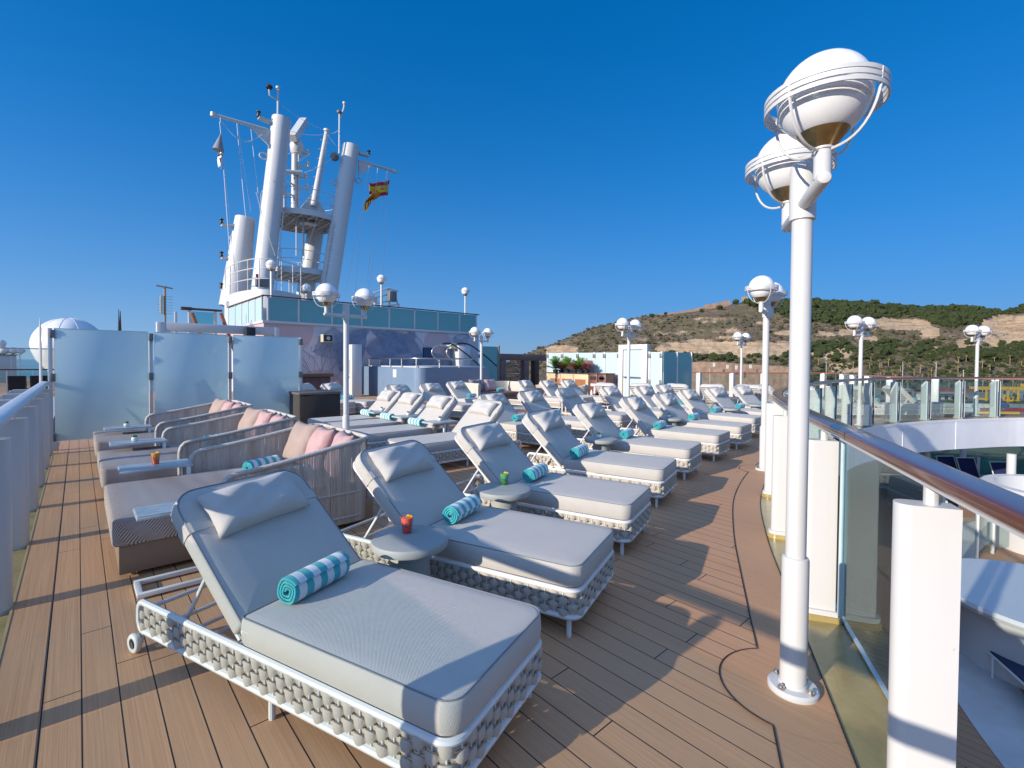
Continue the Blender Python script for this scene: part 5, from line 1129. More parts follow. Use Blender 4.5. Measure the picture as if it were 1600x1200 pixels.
# flags and signal shapes
def flag(pts, cols, name, label, m=None):
    """pts: grid of photo points (rows across the flag, columns along it)"""
    nr, nc = len(pts), len(pts[0]); b = MB()
    P = [[m_(*pts[r][c], 28.4)+Vector((0, .22*math.sin(c*1.7+r*.4), 0)) for c in range(nc)] for r in range(nr)]
    n0 = 0
    for r in range(nr):
        for c in range(nc): b.v.append(tuple(P[r][c]))
    for r in range(nr-1):
        for c in range(nc-1): b.f.append((r*nc+c, r*nc+c+1, (r+1)*nc+c+1, (r+1)*nc+c)); b.m.append(cols[r][c] if isinstance(cols[r], (list, tuple)) else cols[r])
    o = b.build(name, None, None, 60, [FR, FY, FW, FB]); so = o.modifiers.new('cloth', 'SOLIDIFY'); so.thickness = .01; tag(o, label, 'flag', 'flags flying from the mast'); return o
def clothm(n, c):
    m, nt, b = newmat(n); b.inputs['Base Color'].default_value = (*c, 1); b.inputs['Roughness'].default_value = .8; return m
FR, FY, FW, FB = clothm('flag_red', (.50, .02, .03)), clothm('flag_yellow', (.80, .50, .02)), clothm('flag_white', (.7, .7, .68)), clothm('flag_black', (.02, .02, .02))
g = []
for v in (0, .25, .5, .75, 1): g.append([(609-34*u+2*v*0, 281+3.2*5*u*.35+23*v-(2 if 0 else 0)+2*math.sin(4*u)-4*u*v) for u in np.linspace(0, 1, 7)])
o = flag(g, [0, 1, 1, 0], 'national_flag', 'red and yellow striped flag with a crest, flying right of the mast')
e = MB(); p = m_(597, 293, 28.2); e.lathe([(.02, 0), (.10, 0), (.10, .02), (.02, .02)], 14); oo = e.build('crest', clothm('crest_tan', (.45, .22, .12)), o); oo.location = p; oo.rotation_euler = (R(90), 0, 0); e = MB(); e.lathe([(.01, 0), (.05, 0), (.05, .02), (.01, .02)], 12); o2 = e.build('crest_shield', clothm('crest_blue', (.25, .3, .6)), oo); o2.location = (0, 0, .035)
g = []
for k, (lx, rx_) in enumerate(((0, 0), (1, 1), (2, 2), (3, 3), (4, 4), (5, 5), (6, 6), (7, 7), (8, 8), (9, 9))):
    f = k/9; A0, B0 = Vector((593, 281)), Vector((569, 334)); A1, B1 = Vector((578, 293)), Vector((567.5, 333)); 
    row0, row1 = Vector((593.5, 281+22*f)), Vector((567.5+12*f, 333-14*f)); g.append([tuple(row0.lerp(row1, u)+Vector((-4*math.sin(PI*u)*(1-f), 3*math.sin(2*PI*u)))) for u in np.linspace(0, 1, 7)])
flag(g, [1, 0, 1, 0, 1, 0, 1, 0, 1], 'regional_flag', 'yellow flag with red stripes hanging folded beside the national flag')
a = m_(345, 209, 28.4); c = m_(341, 235, 28.4); b = MB(); b.tube([a, c], [.02, .27], 16); tag(b.build('signal_cone', M('grey_canvas_cone', (.25, .26, .29), .7), None, 40), 'grey canvas cone hanging from the left yard', 'signal shape')
g = [[(342+3.5*u, 237+25*v+2*math.sin(3*v)*u) for u in (-.2, .3, .65, 1.3)] for v in np.linspace(0, 1, 9)]
flag([list(x) for x in g], [[2, 2, 2], [2, 3, 2], [2, 2, 2], [2, 3, 2], [2, 3, 2], [2, 2, 2], [2, 3, 2], [2, 2, 2]], 'signal_banner', 'white banner with dark marks hanging below the grey cone')

# ------------------------------------------------------------------ starboard railing far across the deck, lower deck
t = empty('starboard_railing', (0, 0, 0), 0, 'white posted glass railing with an orange varnished handrail along the far side', 'railing')
rp = [at_d(px, 575, D) for px, D in ((1040, 23.2), (1132, 23.2), (1187, 23.4), (1250, 23.6), (1300, 23.6), (1345, 20.0), (1400, 17.5), (1460, 16.3), (1530, 15.85), (1620, 15.8), (1750, 17), (1900, 19.5))]
b = MB(); uv = []; hp = [(p.x, p.y, 1.17) for p in spline(rp, 6)]
o = swept_obj('handrail', hp, oval(.13, .06), M('orange_varnish', (.42, .13, .03), .2, var=.2, coat=.5), t)
for q in resample([(x, y) for x, y, z in hp], 1.62): f = MB(); f.bbox(q.x-.13, q.x+.13, q.y-.10, q.y+.10, 0, 1.16, .03); f.build('post', WHITE, t, 40)
b = MB(); sweep(b, [(x, y, 0) for x, y, z in hp], [(-.006, .08), (.006, .08), (.006, 1.14), (-.006, 1.14)]); b.build('pane', CLEAR, t, 30)
ZL = -2.75
t = empty('pool_windbreak', (0, 0, 0), 0, 'teal glass windbreak with a wooden rail beyond the blue chairs on the lower deck', 'railing')
wp = [at_d(px, 700, D) for px, D in ((1380, 20.5), (1455, 19.6), (1530, 18.9), (1600, 18.4), (1750, 18), (1900, 18))]; wz = 1.62-136*19.6/750
hp = [(p.x, p.y, wz) for p in spline(wp, 6)]; swept_obj('handrail', hp, oval(.12, .06), M('honey_varnish', (.38, .17, .06), .25, coat=.4), t)
b = MB(); sweep(b, [(x, y, 0) for x, y, z in hp], [(-.01, ZL+.08), (.01, ZL+.08), (.01, wz-.05), (-.01, wz-.05)]); b.build('pane', TEALGL, t, 30)
b = MB(); sweep(b, [(x, y, 0) for x, y, z in hp], [(.3, ZL+.02), (.34, ZL+.02), (.34, -.87), (.3, -.87)]); b.build('tall_pane', TEALGL, t, 30)
for q in resample([(x, y) for x, y, z in hp], 1.5): f = MB(); f.bbox(q.x-.04, q.x+.04, q.y-.04, q.y+.04, ZL, wz-.06, .006); f.build('post', WHITE, t)
for px, py, D, l in ((1496, 735, 17.2, 'navy deck chair on the lower deck, left of the three'), (1529, 740, 16.9, 'navy deck chair on the lower deck, middle of the three'), (1584, 747, 16.2, 'navy deck chair on the lower deck behind a white column')):
    p = at_d(px, py, D); mesh_chair(p.x, p.y, ZL, -42, NAVY, l, 'navy_chair', 'navy chairs on the lower deck')
p = on_z(1700, 1160, ZL); mesh_chair(p.x, p.y, ZL, 120, NAVY, 'navy deck chair close below the railing, seen through the glass', 'navy_chair', 'navy chairs on the lower deck')
for px, D, l in ((1581, 13.5, 'white column under the far deck edge beside the navy chairs'), (1505, 19, 'slim white column behind the navy chairs'), (1447, 16.5, 'white column at the left below the far deck edge')):
    p = at_d(px, 700, D); t = empty('deck_column', (p.x, p.y, ZL), 0, l, 'column', 'columns under the deck edge'); MB().tube([(0, 0, 0), (0, 0, -.87-ZL)], .10, 18).build('shaft', WHITE, t); MB().lathe([(.17, 0), (.17, .04), (.11, .06)], 18).build('base', WHITE, t)
p = on_z(1655, 935, -1.75); t = empty('round_bar', (p.x, p.y, ZL), 0, 'round white bar counter with a raised rim on the lower deck', 'bar')
MB().lathe([(1.15, 0), (1.15, .85), (1.25, .88)], 40).build('drum', WHITE, t, 40); MB().lathe([(1.24, .882), (1.42, .89), (1.45, .95), (1.42, 1.0), (.1, 1.0)], 44).build('rim', WHITE, t, 40)
p = on_z(1640, 850, ZL); t = empty('hot_tub', (p.x, p.y-.4, ZL), 0, 'large white rounded tub wall behind the round bar', 'hot tub'); MB().lathe([(1.7, 0), (1.7, 1.35), (1.62, 1.42), (1.4, 1.42), (1.35, .9), (.1, .9)], 48).build('shell', WHITE, t, 40)
t = empty('lower_glass_fence', (0, 0, 0), 0, 'low glass fence with white posts on the lower deck beyond the tub', 'railing')
fp = [on_z(px, py, ZL) for px, py in ((1500, 880), (1560, 862), (1640, 850), (1740, 850))]
b = MB(); sweep(b, [(p.x, p.y, ZL) for p in fp], [(-.006, .08), (.006, .08), (.006, 1.0), (-.006, 1.0)]); b.build('pane', CLEAR, t)
for q in resample([(p.x, p.y) for p in fp], .7): f = MB(); f.bbox(q.x-.03, q.x+.03, q.y-.03, q.y+.03, ZL, ZL+1.02, .006); f.build('post', WHITE, t)
# ------------------------------------------------------------------ sea, harbour, hill
def flat_mat(name, c0, c1, sc, rough=.8, det=6):
    m, nt, b = newmat(name); v = coord(nt); b.inputs['Roughness'].default_value = rough; f = noise(nt, sc, det, .65, v)
    nt.links.new(mix(nt, ramp(nt, f, [(.35, 0.), (.65, 1.)]), c0, c1), b.inputs['Base Color']); return m, nt, b
ZS_ = -32
b = MB(); b.add([(15000*math.cos(2*PI*k/96), 15000*math.sin(2*PI*k/96), ZS_) for k in range(96)], [tuple(range(96))])
m, nt, bb = flat_mat('sea_water', (.015, .05, .08), (.02, .07, .10), .02, .12); bump(nt, bb, noise(nt, .3, 5, .6, coord(nt)), .35, .6)
tag(b.build('sea', m, None, 0), kind='structure')
az = lambda px, D: at_d(px, 570, D)
b = MB(); near = [az(px, 95).xy for px in range(1000, 2700, 100)]; far = [az(px, 640).xy for px in range(720, 2900, 100)]
pl = [(p.x, p.y) for p in near]+[(p.x, p.y) for p in far[::-1]]; pl = pl[::-1] if sum(a[0]*c[1]-c[0]*a[1] for a, c in zip(pl, pl[1:]+pl[:1])) < 0 else pl
b.prism(pl, ZS_-1, -29.5); mq, nt, bb = flat_mat('quay_concrete', (.20, .19, .17), (.30, .28, .25), .03); tag(b.build('quay', mq, None, 0), kind='structure')
b = MB(); r0, r1 = [az(px, 395).xy for px in range(1000, 2300, 50)], [az(px, 420).xy for px in range(1000, 2300, 50)]; n = len(r0); b.add([(p.x, p.y, -29.4) for p in r0+r1], [(i, i+1, n+i+1, n+i) for i in range(n-1)]); tag(b.build('harbour_road', M('asphalt', (.06, .06, .062), .8), None, 0), kind='structure')
# hill: a real slope rising from 560 m to a crest 1 km off
SIL = [(700, 600), (770, 578), (815, 556), (840, 546), (880, 531), (920, 516), (960, 504), (1005, 495), (1050, 491), (1090, 484), (1130, 478), (1165, 472), (1200, 471), (1240, 471), (1290, 474), (1340, 477), (1400, 482), (1450, 484), (1500, 483), (1540, 486), (1562, 492), (1580, 487), (1600, 481), (1680, 478), (1800, 492), (2000, 520), (2300, 560), (2700, 600)]
sx, sy = np.array([s_[0] for s_ in SIL], float), np.array([s_[1] for s_ in SIL], float)
NP, ND = 330, 120; pxs = np.concatenate([np.linspace(700, 1650, 270), np.linspace(1655, 2700, 60)]); fs = np.linspace(0, 1.35, ND)
def nz(x, y, s_): return (np.sin(x*s_+1.3*np.sin(y*s_*.7))*np.sin(y*s_*1.1+1.7*np.sin(x*s_*.6)+2))
hv = np.zeros((NP, ND, 3)); D0, D1 = 560., 1000.
for i, px in enumerate(pxs):
    zc = at_d(px, float(np.interp(px, sx, sy)), D1).z; r_ = ray(px, 570); 
    for j, f in enumerate(fs):
        D = D0+(D1-D0)*f; g = min(f, 1.)
        z = -28+(zc+28)*(.16*g+.84*(g*g*(3-2*g))**.85) if f <= 1 else zc-(f-1)*30-(f-1)**2*120
        hv[i, j] = (r_.x*D, r_.y*D, z)
X_, Y_ = hv[..., 0], hv[..., 1]; amp = np.clip(fs*4, 0, 1)*np.clip((1.0-fs)*6, .12, 1)
gul = nz(X_, Y_, .021)*4.5+nz(X_, Y_, .05)*2.6+nz(X_+40, Y_, .12)*1.3+rng.normal(0, .35, X_.shape)
hv[..., 2] += gul*amp[None, :]
hv_px = pxs[:, None]*np.ones((1, ND))
Wv = hv-np.array([0, 0, H]); dz = Wv@np.array(fw); PYv = CY-F*(Wv@np.array(up))/dz
# rock faces: where they lie on the hill
rock = np.zeros((NP, ND)); lift = np.zeros((NP, ND))
for cx, cy, a, c, s_ in ((1085, 543, 62, 9, 1), (1165, 546, 75, 13, 1), (1238, 545, 30, 12, .9), (1300, 548, 34, 13, 1), (1318, 575, 26, 8, .9), (1410, 508, 44, 9, 1.1), (1375, 503, 28, 7, 1), (1450, 520, 18, 10, .8), (1510, 538, 22, 9, .8), (1575, 508, 45, 16, 1.15), (1560, 532, 50, 12, .8), (1605, 520, 40, 22, 1.1), (877, 548, 26, 8, 1.1), (1320, 520, 16, 6, .7), (940, 552, 30, 4, .5), (1120, 500, 50, 6, .45), (1150, 516, 50, 6, .5), (1070, 518, 50, 5, .4), (1000, 530, 60, 4, .4), (1456, 548, 12, 8, .7), (1090, 532, 30, 3, .62), (1040, 521, 26, 3, .6), (1190, 506, 22, 4, .62), (1140, 527, 30, 3, .6), (1000, 516, 24, 3, .55), (1290, 522, 22, 5, .6), (1350, 530, 26, 5, .6), (1225, 520, 20, 5, .6)):
    rock = np.maximum(rock, s_*np.exp(-((hv_px-cx)/a)**4-((PYv-cy)/c)**4))
rock = np.clip(rock*(1.05+.35*nz(X_, Y_, .09)+.25*nz(X_, Y_+30, .23)), 0, 1); hv[..., 2] += rock*(rng.normal(0, 1.1, rock.shape)+1.2*np.sign(nz(X_, Y_, .3)))
b = MB(); b.v = [tuple(p) for p in hv.reshape(-1, 3)]; b.f = [(i*ND+j, (i+1)*ND+j, (i+1)*ND+j+1, i*ND+j+1) for i in range(NP-1) for j in range(ND-1)]; b.m = [0]*len(b.f)
m, nt, bb = newmat('scrub_hillside'); bb.inputs['Roughness'].default_value = .95; v = coord(nt); vc = nt.nodes.new('ShaderNodeVertexColor'); vc.layer_name = 'rock'
n1, n2, n3 = noise(nt, .02, 6, .7, v), noise(nt, .11, 5, .7, v), noise(nt, .5, 4, .7, v)
c = mix(nt, ramp(nt, n2, [(.35, 0.), (.62, 1.)]), (.125, .088, .052), (.22, .155, .098)); c = mix(nt, ramp(nt, n3, [(.45, 0.), (.62, 1.)]), c, (.085, .078, .036)); c = mix(nt, ramp(nt, n1, [(.45, 0.), (.6, 1.)]), c, (.12, .10, .05))
c = mix(nt, mth(nt, 'MULTIPLY', ramp(nt, n2, [(.56, 0.), (.66, 1.)]), .8), c, (.36, .24, .165))
lay = noise(nt, 1, 5, .7, coord(nt, 'Object', (.02, .02, .45))); rc = ramp(nt, lay, [(.3, (.33, .15, .085)), (.45, (.50, .33, .19)), (.6, (.58, .44, .28)), (.75, (.46, .25, .14))])
k = mth(nt, 'GREATER_THAN', mth(nt, 'ADD', vc.outputs[0], mth(nt, 'MULTIPLY', mth(nt, 'SUBTRACT', n3, .5), .9)), .5)
nt.links.new(mix(nt, k, c, rc), bb.inputs['Base Color']); bump(nt, bb, n3, .8, 3)
o = b.build('hill', m, None, 0); o.data.polygons.foreach_set('use_smooth', [True]*len(o.data.polygons)); tag(o, kind='structure')
ca = o.data.color_attributes.new('rock', 'FLOAT_COLOR', 'POINT'); rr = rock.reshape(-1); ca.data.foreach_set('color', np.stack([rr, rr, rr, np.ones_like(rr)], 1).reshape(-1))
# trees and scrub on the hill
def crown_shapes(sub, n, seed):
    out = []; rg = np.random.default_rng(seed)
    for k in range(n):
        bm = bmesh.new(); bmesh.ops.create_icosphere(bm, subdivisions=sub, radius=1)
        vs = np.array([v.co[:] for v in bm.verts]); ph = rg.uniform(0, 6.3, 6)
        r_ = 1+.28*np.sin(4*vs[:, 0]+ph[0])*np.sin(5*vs[:, 1]+ph[1])+.22*np.sin(7*vs[:, 2]+ph[2])*np.sin(6*vs[:, 0]+ph[3])+rg.normal(0, .10, len(vs)); out.append((vs*r_[:, None], [[v.index for v in f.verts] for f in bm.faces])); bm.free()
    return out
def tree_mat(name, cols):
    m, nt, b = newmat(name); b.inputs['Roughness'].default_value = .9; b.inputs['Specular IOR Level'].default_value = .15; v = coord(nt); f = noise(nt, .09, 3, .6, v); g = noise(nt, .9, 4, .7, v)
    nt.links.new(mix(nt, ramp(nt, g, [(.38, 0.), (.62, 1.)]), mix(nt, ramp(nt, f, [(.35, 0.), (.65, 1.)]), cols[0], cols[1]), cols[2]), b.inputs['Base Color']); bump(nt, b, g, 1, 1.2); return m
def scatter(name, n, wfun, size, shapes, m, seed, squash=.8, clump=1):
    rg = np.random.default_rng(seed); V, Fc = [], []; cnt = 0; base = 0; tries = 0
    while cnt < n and tries < n*60:
        tries += 1; i = rg.integers(0, NP-1); j = rg.integers(0, ND-1); u = rg.uniform(0, 1)
        if rg.uniform() > wfun(hv_px[i, j], PYv[i, j], rock[i, j], fs[j], hv[i, j]): continue
        p = hv[i, j]*(1-u)+hv[min(i+1, NP-1), j]*u+np.array([rg.normal(0, 2), rg.normal(0, 2), 0]); s_ = size*np.exp(rg.normal(0, .32))*(.6 if fs[j] < .25 else 1)
        for q in range(clump):
            vs, fc = shapes[rg.integers(0, len(shapes))]; o_ = rg.normal(0, .55, 3)*s_*(q > 0)*np.array([1, 1, .35]); sc = s_*rg.uniform(.65, 1.05); a = rg.uniform(0, 6.3); ca, sa = math.cos(a), math.sin(a)
            w = np.stack([(vs[:, 0]*ca-vs[:, 1]*sa), vs[:, 0]*sa+vs[:, 1]*ca, vs[:, 2]*squash], 1)*sc+p+o_+np.array([0, 0, sc*squash*.55])
            V.append(w); Fc += [tuple(base+k for k in f) for f in fc]; base += len(vs)
        cnt += 1
    b = MB(); b.v = [tuple(x) for x in np.concatenate(V)]; b.f = Fc; b.m = [0]*len(Fc); o = b.build(name, m, None, 0); return tag(o, kind='stuff')
def w_wood(px, py, rk, f, p):
    if f > 1.12: return 0
    edge = np.interp(px, [1140, 1180, 1240, 1300, 1400, 1500, 1560, 1600, 1700, 2600], [470, 484, 500, 508, 506, 512, 500, 494, 540, 560])
    if py < edge and rk < .35 and px > 1165: return 1.
    if px > 1240 and 535 < py < 600: return .40
    if 1020 < px < 1240 and 556 < py < 570: return .5
    return 0
def w_scrub(px, py, rk, f, p):
    if rk > .35 or f > 1.04 or (1020 < px < 1180 and py < 493): return 0
    k = .5+.5*nz(np.array(p[0]), np.array(p[1]), .03); g = .42+.58*k
    if px > 1240: g = min(1, g+.25)
    if py < np.interp(px, sx, sy)+6: g *= .7
    return float(np.clip(g, 0, 1))
tag(scatter('pine_wood', 4600, w_wood, 4.0, crown_shapes(2, 5, 1), tree_mat('pine_foliage', ((.016, .030, .011), (.034, .050, .016), (.06, .072, .028))), 3, .8, 2), 'dark green pine wood covering the right of the hill', 'wood')
tag(scatter('hillside_scrub', 7000, w_scrub, 2.1, crown_shapes(1, 6, 2), tree_mat('scrub_foliage', ((.040, .048, .020), (.075, .072, .034), (.12, .10, .055))), 4, .75), 'brown and green scrub dotted over the hillside', 'scrub')
rgt = random.Random(8)
crown2 = crown_shapes(2, 4, 9); TREEM = tree_mat('ridge_tree_foliage', ((.022, .045, .014), (.04, .066, .018), (.055, .08, .024))); BARK = M('bark', (.12, .08, .05), .9)
def hill_point(px, py): return min(((abs(hv_px[i, j]-px)+2.5*abs(PYv[i, j]-py)), i, j) for i in range(0, 275) if abs(pxs[i]-px) < 6 for j in range(0, 92))[1:]
def broad_tree(px, py, s_, label):
    i, j = hill_point(px, py); p = hv[i, j]; t = empty('ridge_tree', tuple(p), 0, label, 'tree', 'separate trees on the hill'); b = MB(); base = 0
    for k in range(7):
        vs, fc = crown2[k % 4]; o_ = np.array([rgt.gauss(0, .45), rgt.gauss(0, .45), rgt.uniform(-.1, .4)])*s_*(k > 0); w = vs*s_*rgt.uniform(.45, .7)+o_+np.array([0, 0, s_*1.0]); b.add([tuple(x) for x in w], fc)
    b.build('crown', TREEM, t, 0); MB().tube([(0, 0, -1), (0, 0, s_*.9)], .5, 6).build('trunk', BARK, t)
for px, py, s_, l in ((1149, 477, 6.5, 'round dark tree between the fort wall and the tower'), (1124, 484, 4.5, 'small tree below the long fort wall'), (1018, 497, 4.5, 'lone tree on the ridge line left of the fort'), (1040, 494, 4.0, 'ridge tree just left of the fort'), (1095, 489, 4, 'tree at the left foot of the fort wall'), (1172, 479, 6, 'tree right of the fort tower'), (1184, 478, 7, 'large tree on the ridge behind the middle lamp'), (1308, 505, 5, 'dark tree standing above the pale cliff')): broad_tree(px, py, s_, l)
# palms at the foot of the hill
PALMF = M('palm_frond', (.17, .165, .06), .7, var=.5, vs=2); PALMT = M('palm_skirt', (.36, .24, .14), .9, var=.3, vs=.8)
def make_palm():
    t = empty('palm_tree', (0, 0, 0), 0, 'x', 'palm tree', 'palms at the foot of the hill'); h = 9
    MB().tube([(0, 0, -1), (.1, 0, 4), (0, 0, h-2.2), (0, 0, h-.8), (0, 0, h)], [.30, .26, .3, .85, .4], 8).build('trunk', PALMT, t, 60); b = MB(); rg = random.Random(3)
    for k in range(34):
        a = 2*PI*k/34*7+rg.uniform(-.2, .2); e = rg.uniform(-.5, 1.3); L = rg.uniform(2.0, 3.0); d = Vector((math.cos(a), math.sin(a), 0)); s_ = Vector((-d.y, d.x, 0)); pr = None
        for i in range(5):
            f = i/4; p = Vector((0, 0, h))+d*L*f*math.cos(e)+Vector((0, 0, L*(f*math.sin(e)-.5*f*f))); w = s_*(.55*math.sin(PI*(.12+.88*f))+.05); n_ = len(b.v); b.v += [tuple(p-w-Vector((0, 0, .2*f))), tuple(p+w-Vector((0, 0, .2*f)))]
            if i: b.f.append((n_-2, n_-1, n_+1, n_)); b.m.append(0)
    b.build('crown', PALMF, t, 0); return t
palm = None; rgp = random.Random(21); spots = []
while len(spots) < 78:
    px, py = rgp.uniform(1268, 1660), rgp.uniform(562, 592)
    if rgp.random() < .5 and px < 1330: continue
    if all(abs(px-q[0]) > 3.2 or abs(py-q[1]) > 5 for q in spots): spots.append((px, py))
band = lambda v, cuts, names: names[sum(v > c_ for c_ in cuts)]
for k, (px, py) in enumerate(spots):
    D = 545+(592-py)*4.; p = at_d(px, 570, D); ii = int(np.argmin(abs(pxs-px))); jj = int(np.clip((D-D0)/(D1-D0)/1.35*(ND-1), 0, ND-1)); z = hv[ii, jj, 2] if D > D0 else -28.5
    if palm is None: o = palm = make_palm()
    else: o = copy_tree(palm)
    s_ = rgp.uniform(1.0, 1.6); o.location = (p.x, p.y, z); o.scale = (s_, s_, s_*rgp.uniform(.85, 1.2)); o.rotation_euler = (0, 0, k*1.3)
    side = band(px, (1345, 1440, 1530), ('left of the far left twin lamp', 'between the two far twin lamps, left half', 'between the two far twin lamps, right half', 'right of the rightmost twin lamp'))
    tag(o, '%s palm tree on the wooded hill foot, %s' % (band(s_, (1.2, 1.4), ('small', 'middling', 'tall')), side), 'palm tree', 'palms %s%s' % (side, band(s_, (1.2, 1.4), (', small', ', middling', ', tall'))))
# fort on the ridge
STONE = M('fort_stone', (.34, .22, .15), .9, var=.25, vs=.15, bmp=.4, bs=1)
def fort_wall(pts, h, label, th=8, D=960):
    b = MB(); P = [at_d(px, py, D) for px, py in pts]
    for a, c in zip(P, P[1:]):
        d = (c-a); d.z = 0; d.normalize(); n_ = Vector((-d.y, d.x, 0))*th; vs = [a, c, c+n_, a+n_]; b.add([v-Vector((0, 0, h)) for v in vs]+vs, [(3, 2, 1, 0), (4, 5, 6, 7), (0, 1, 5, 4), (1, 2, 6, 5), (2, 3, 7, 6), (3, 0, 4, 7)])
    tag(b.build('fort_wall', STONE, None, 0), label, 'fort wall', 'old fort on the hill')
fort_wall([(1102, 476.5), (1120, 473.5), (1141, 468.5)], 20, 'long sloping stone fort wall left of the ridge tree'); fort_wall([(1063, 486.5), (1080, 483.5), (1099, 479.5)], 16, 'lower stone fort wall further left on the ridge'); fort_wall([(1028, 491), (1048, 488.5), (1064, 487)], 10, 'low pale wall running down the ridge')
fort_wall([(940, 511), (975, 501), (1006, 495.5)], 7, 'thin pale wall along the left ridge line'); fort_wall([(1152, 474), (1163, 473)], 7, 'small stone building at the foot of the fort tower')
t = empty('fort_tower', tuple(at_d(1163.5, 475, 965)), R(20), 'square stone fort tower with a flagstaff on the hill top', 'tower', 'old fort on the hill')
b = MB(); b.box(-5.5, 5.5, -5.5, 5.5, -12, 13); b.box(-6, 6, -6, 6, 11.5, 13.5); b.build('shaft', STONE, t, 0); b = MB(); b.tube([(0, 0, 13.5), (0, 0, 20)], .3, 6); b.build('flagstaff', GALV, t); b = MB(); b.box(-.8, .8, -5.6, -5.5, 5, 8); b.box(-5.6, -5.5, -.8, .8, 5, 8); b.build('window', BLACK, t)
p = at_d(969, 537, 800); t = empty('hill_house', tuple(p), R(30), 'small pinkish house alone on the scrub slope', 'house'); b = MB(); b.box(-5, 5, -4, 4, -6, 3); b.build('wall', M('pink_render', (.45, .30, .24), .9), t); b = MB(); b.box(-5.3, 5.3, -4.3, 4.3, 3.01, 3.6); b.build('roof', STONE, t)
for px, D, w, dp, h, m, l in ((1385, 500, 46, 14, 5, 'grey', 'long grey roofed shed on the quay below the palms'), (1470, 440, 34, 12, 4.5, 'white', 'white harbour shed right of the middle light mast'), (1590, 470, 40, 14, 5.5, 'grey', 'grey harbour shed at the right, behind the cranes'), (1330, 430, 26, 10, 4, 'white', 'small white harbour shed left of the far lamp')):
    q = at_d(px, 600, D); t = empty('harbour_shed', (q.x, q.y, -29.5), R(-42), l, 'shed', 'sheds on the quay'); mm = M('shed_'+m, (.5, .5, .48) if m == 'white' else (.22, .23, .24), .7, var=.2, vs=.2)
    b = MB(); b.box(-w/2, w/2, -dp/2, dp/2, 0, h); b.build('wall', mm, t, 0); b = MB(); b.prism([(-dp/2-.5, h+.01), (dp/2+.5, h+.01), (0, h+2)], -w/2-.6, w/2+.6); o = b.build('roof', M('shed_roof', (.30, .28, .26), .7, var=.3, vs=.2), t, 0); o.rotation_euler = (R(90), 0, R(90))
    for k in range(5): b = MB(); x = -w/2+w*(k+.5)/5; b.box(x-1.6, x+1.6, -dp/2-.1, -dp/2-.01, 0, 3.2); b.build('door', BLACK, t, 0)
def quay_tree(px, D, s_, label):
    q = at_d(px, 600, D); t = empty('quay_tree', (q.x, q.y, -29.5), 0, label, 'tree', 'trees on the quay'); b = MB()
    for k in range(6): vs, fc = crown2[k % 4]; o_ = np.array([rgt.gauss(0, .5), rgt.gauss(0, .5), rgt.uniform(-.1, .3)])*s_*(k > 0); b.add([tuple(x) for x in vs*s_*rgt.uniform(.4, .65)+o_+np.array([0, 0, s_*1.1])], fc)
    b.build('crown', TREEM, t, 0); MB().tube([(0, 0, 0), (0, 0, s_)], .3, 6).build('trunk', BARK, t)
for px, D, s_, l in ((1322, 350, 3.2, 'dark tree on the quay just right of the near lamp'), (1362, 345, 2.6, 'small tree on the quay left of the far left lamp'), (1404, 350, 3, 'tree on the quay between two light masts'), (1438, 352, 2.4, 'low tree on the quay beside the white lorry'), (1490, 348, 3.2, 'round tree at the middle of the quay'), (1546, 350, 2.6, 'tree on the quay before the left crane'), (1592, 340, 3.4, 'large dark tree on the quay at the right edge')): quay_tree(px, D, s_, l)
# stone quay wall with banners
p = [at_d(px, py, D) for px, py, D in ((1078, 566, 540), (1100, 565, 535), (1134, 566, 530), (1160, 569, 530), (1200, 571, 525), (1232, 573, 522))]
b = MB(); n = len(p); b.add([tuple(q) for q in p]+[(q.x, q.y, -29) for q in p]+[(q.x*1.04, q.y*1.04, q.z) for q in p], [(i+1, i, n+i, n+i+1) for i in range(n-1)]+[(i, i+1, 2*n+i+1, 2*n+i) for i in range(n-1)])
tag(b.build('retaining_wall', M('brown_retaining_stone', (.30, .20, .14), .95, var=.35, vs=.2), None, 0), 'brown stone retaining wall at the foot of the cliff', 'wall')
for k, (px, py, l) in enumerate(((1115.5, 570, 'white banner on the retaining wall, leftmost'), (1136.5, 573, 'white banner on the retaining wall, second from the left'), (1150.5, 574, 'white and pink banner on the retaining wall'), (1172.5, 572.5, 'white banner on the retaining wall, right of the distant lamp post'))):
    q = at_d(px, py, 517); t = empty('wall_banner', (q.x, q.y, q.z), R(-42), l, 'banner', 'banners on the retaining wall'); b = MB(); b.box(-1.1, -.2, -.1, 0, -2.2, 2.2); b.box(.3, 1.2, -.1, 0, -2.0, 1.9); b.build('cloth', FW, t)
    if k == 2: b = MB(); b.box(-.8, .9, -.2, -.11, -4.5, -2.6); b.build('pink_panel', clothm('banner_pink', (.6, .2, .4)), t)
# containers, cranes, light masts and lorries on the quay
CC = {'blue': (.03, .10, .25), 'red': (.32, .03, .04), 'white': (.6, .6, .58), 'grey': (.22, .24, .26), 'rust': (.26, .07, .04), 'ochre': (.55, .36, .05)}
cm = {k: M('container_'+k, v, .6, var=.2, vs=.3) for k, v in CC.items()}; names = list(CC)
def container(px, py, D, col, label, L=12, rz=-42):
    q = at_d(px, py, D); t = empty('shipping_container', (q.x, q.y, -29.5), R(rz), label, 'container', 'shipping containers on the quay'); z0 = q.z+29.5; z0 = max(0, round(z0/2.6)*2.6); b = MB(); b.box(-L/2, L/2, -1.2, 1.2, z0, z0+2.58)
    for k in range(24): x = -L/2+.3+k*(L-.6)/23; b.box(x-.08, x+.08, -1.26, -1.205, z0+.15, z0+2.45)
    b.build('box', cm[col], t, 0); b = MB(); b.box(L/2+.01, L/2+.06, -1.1, 1.1, z0+.1, z0+2.5); b.build('door', cm[col], t)
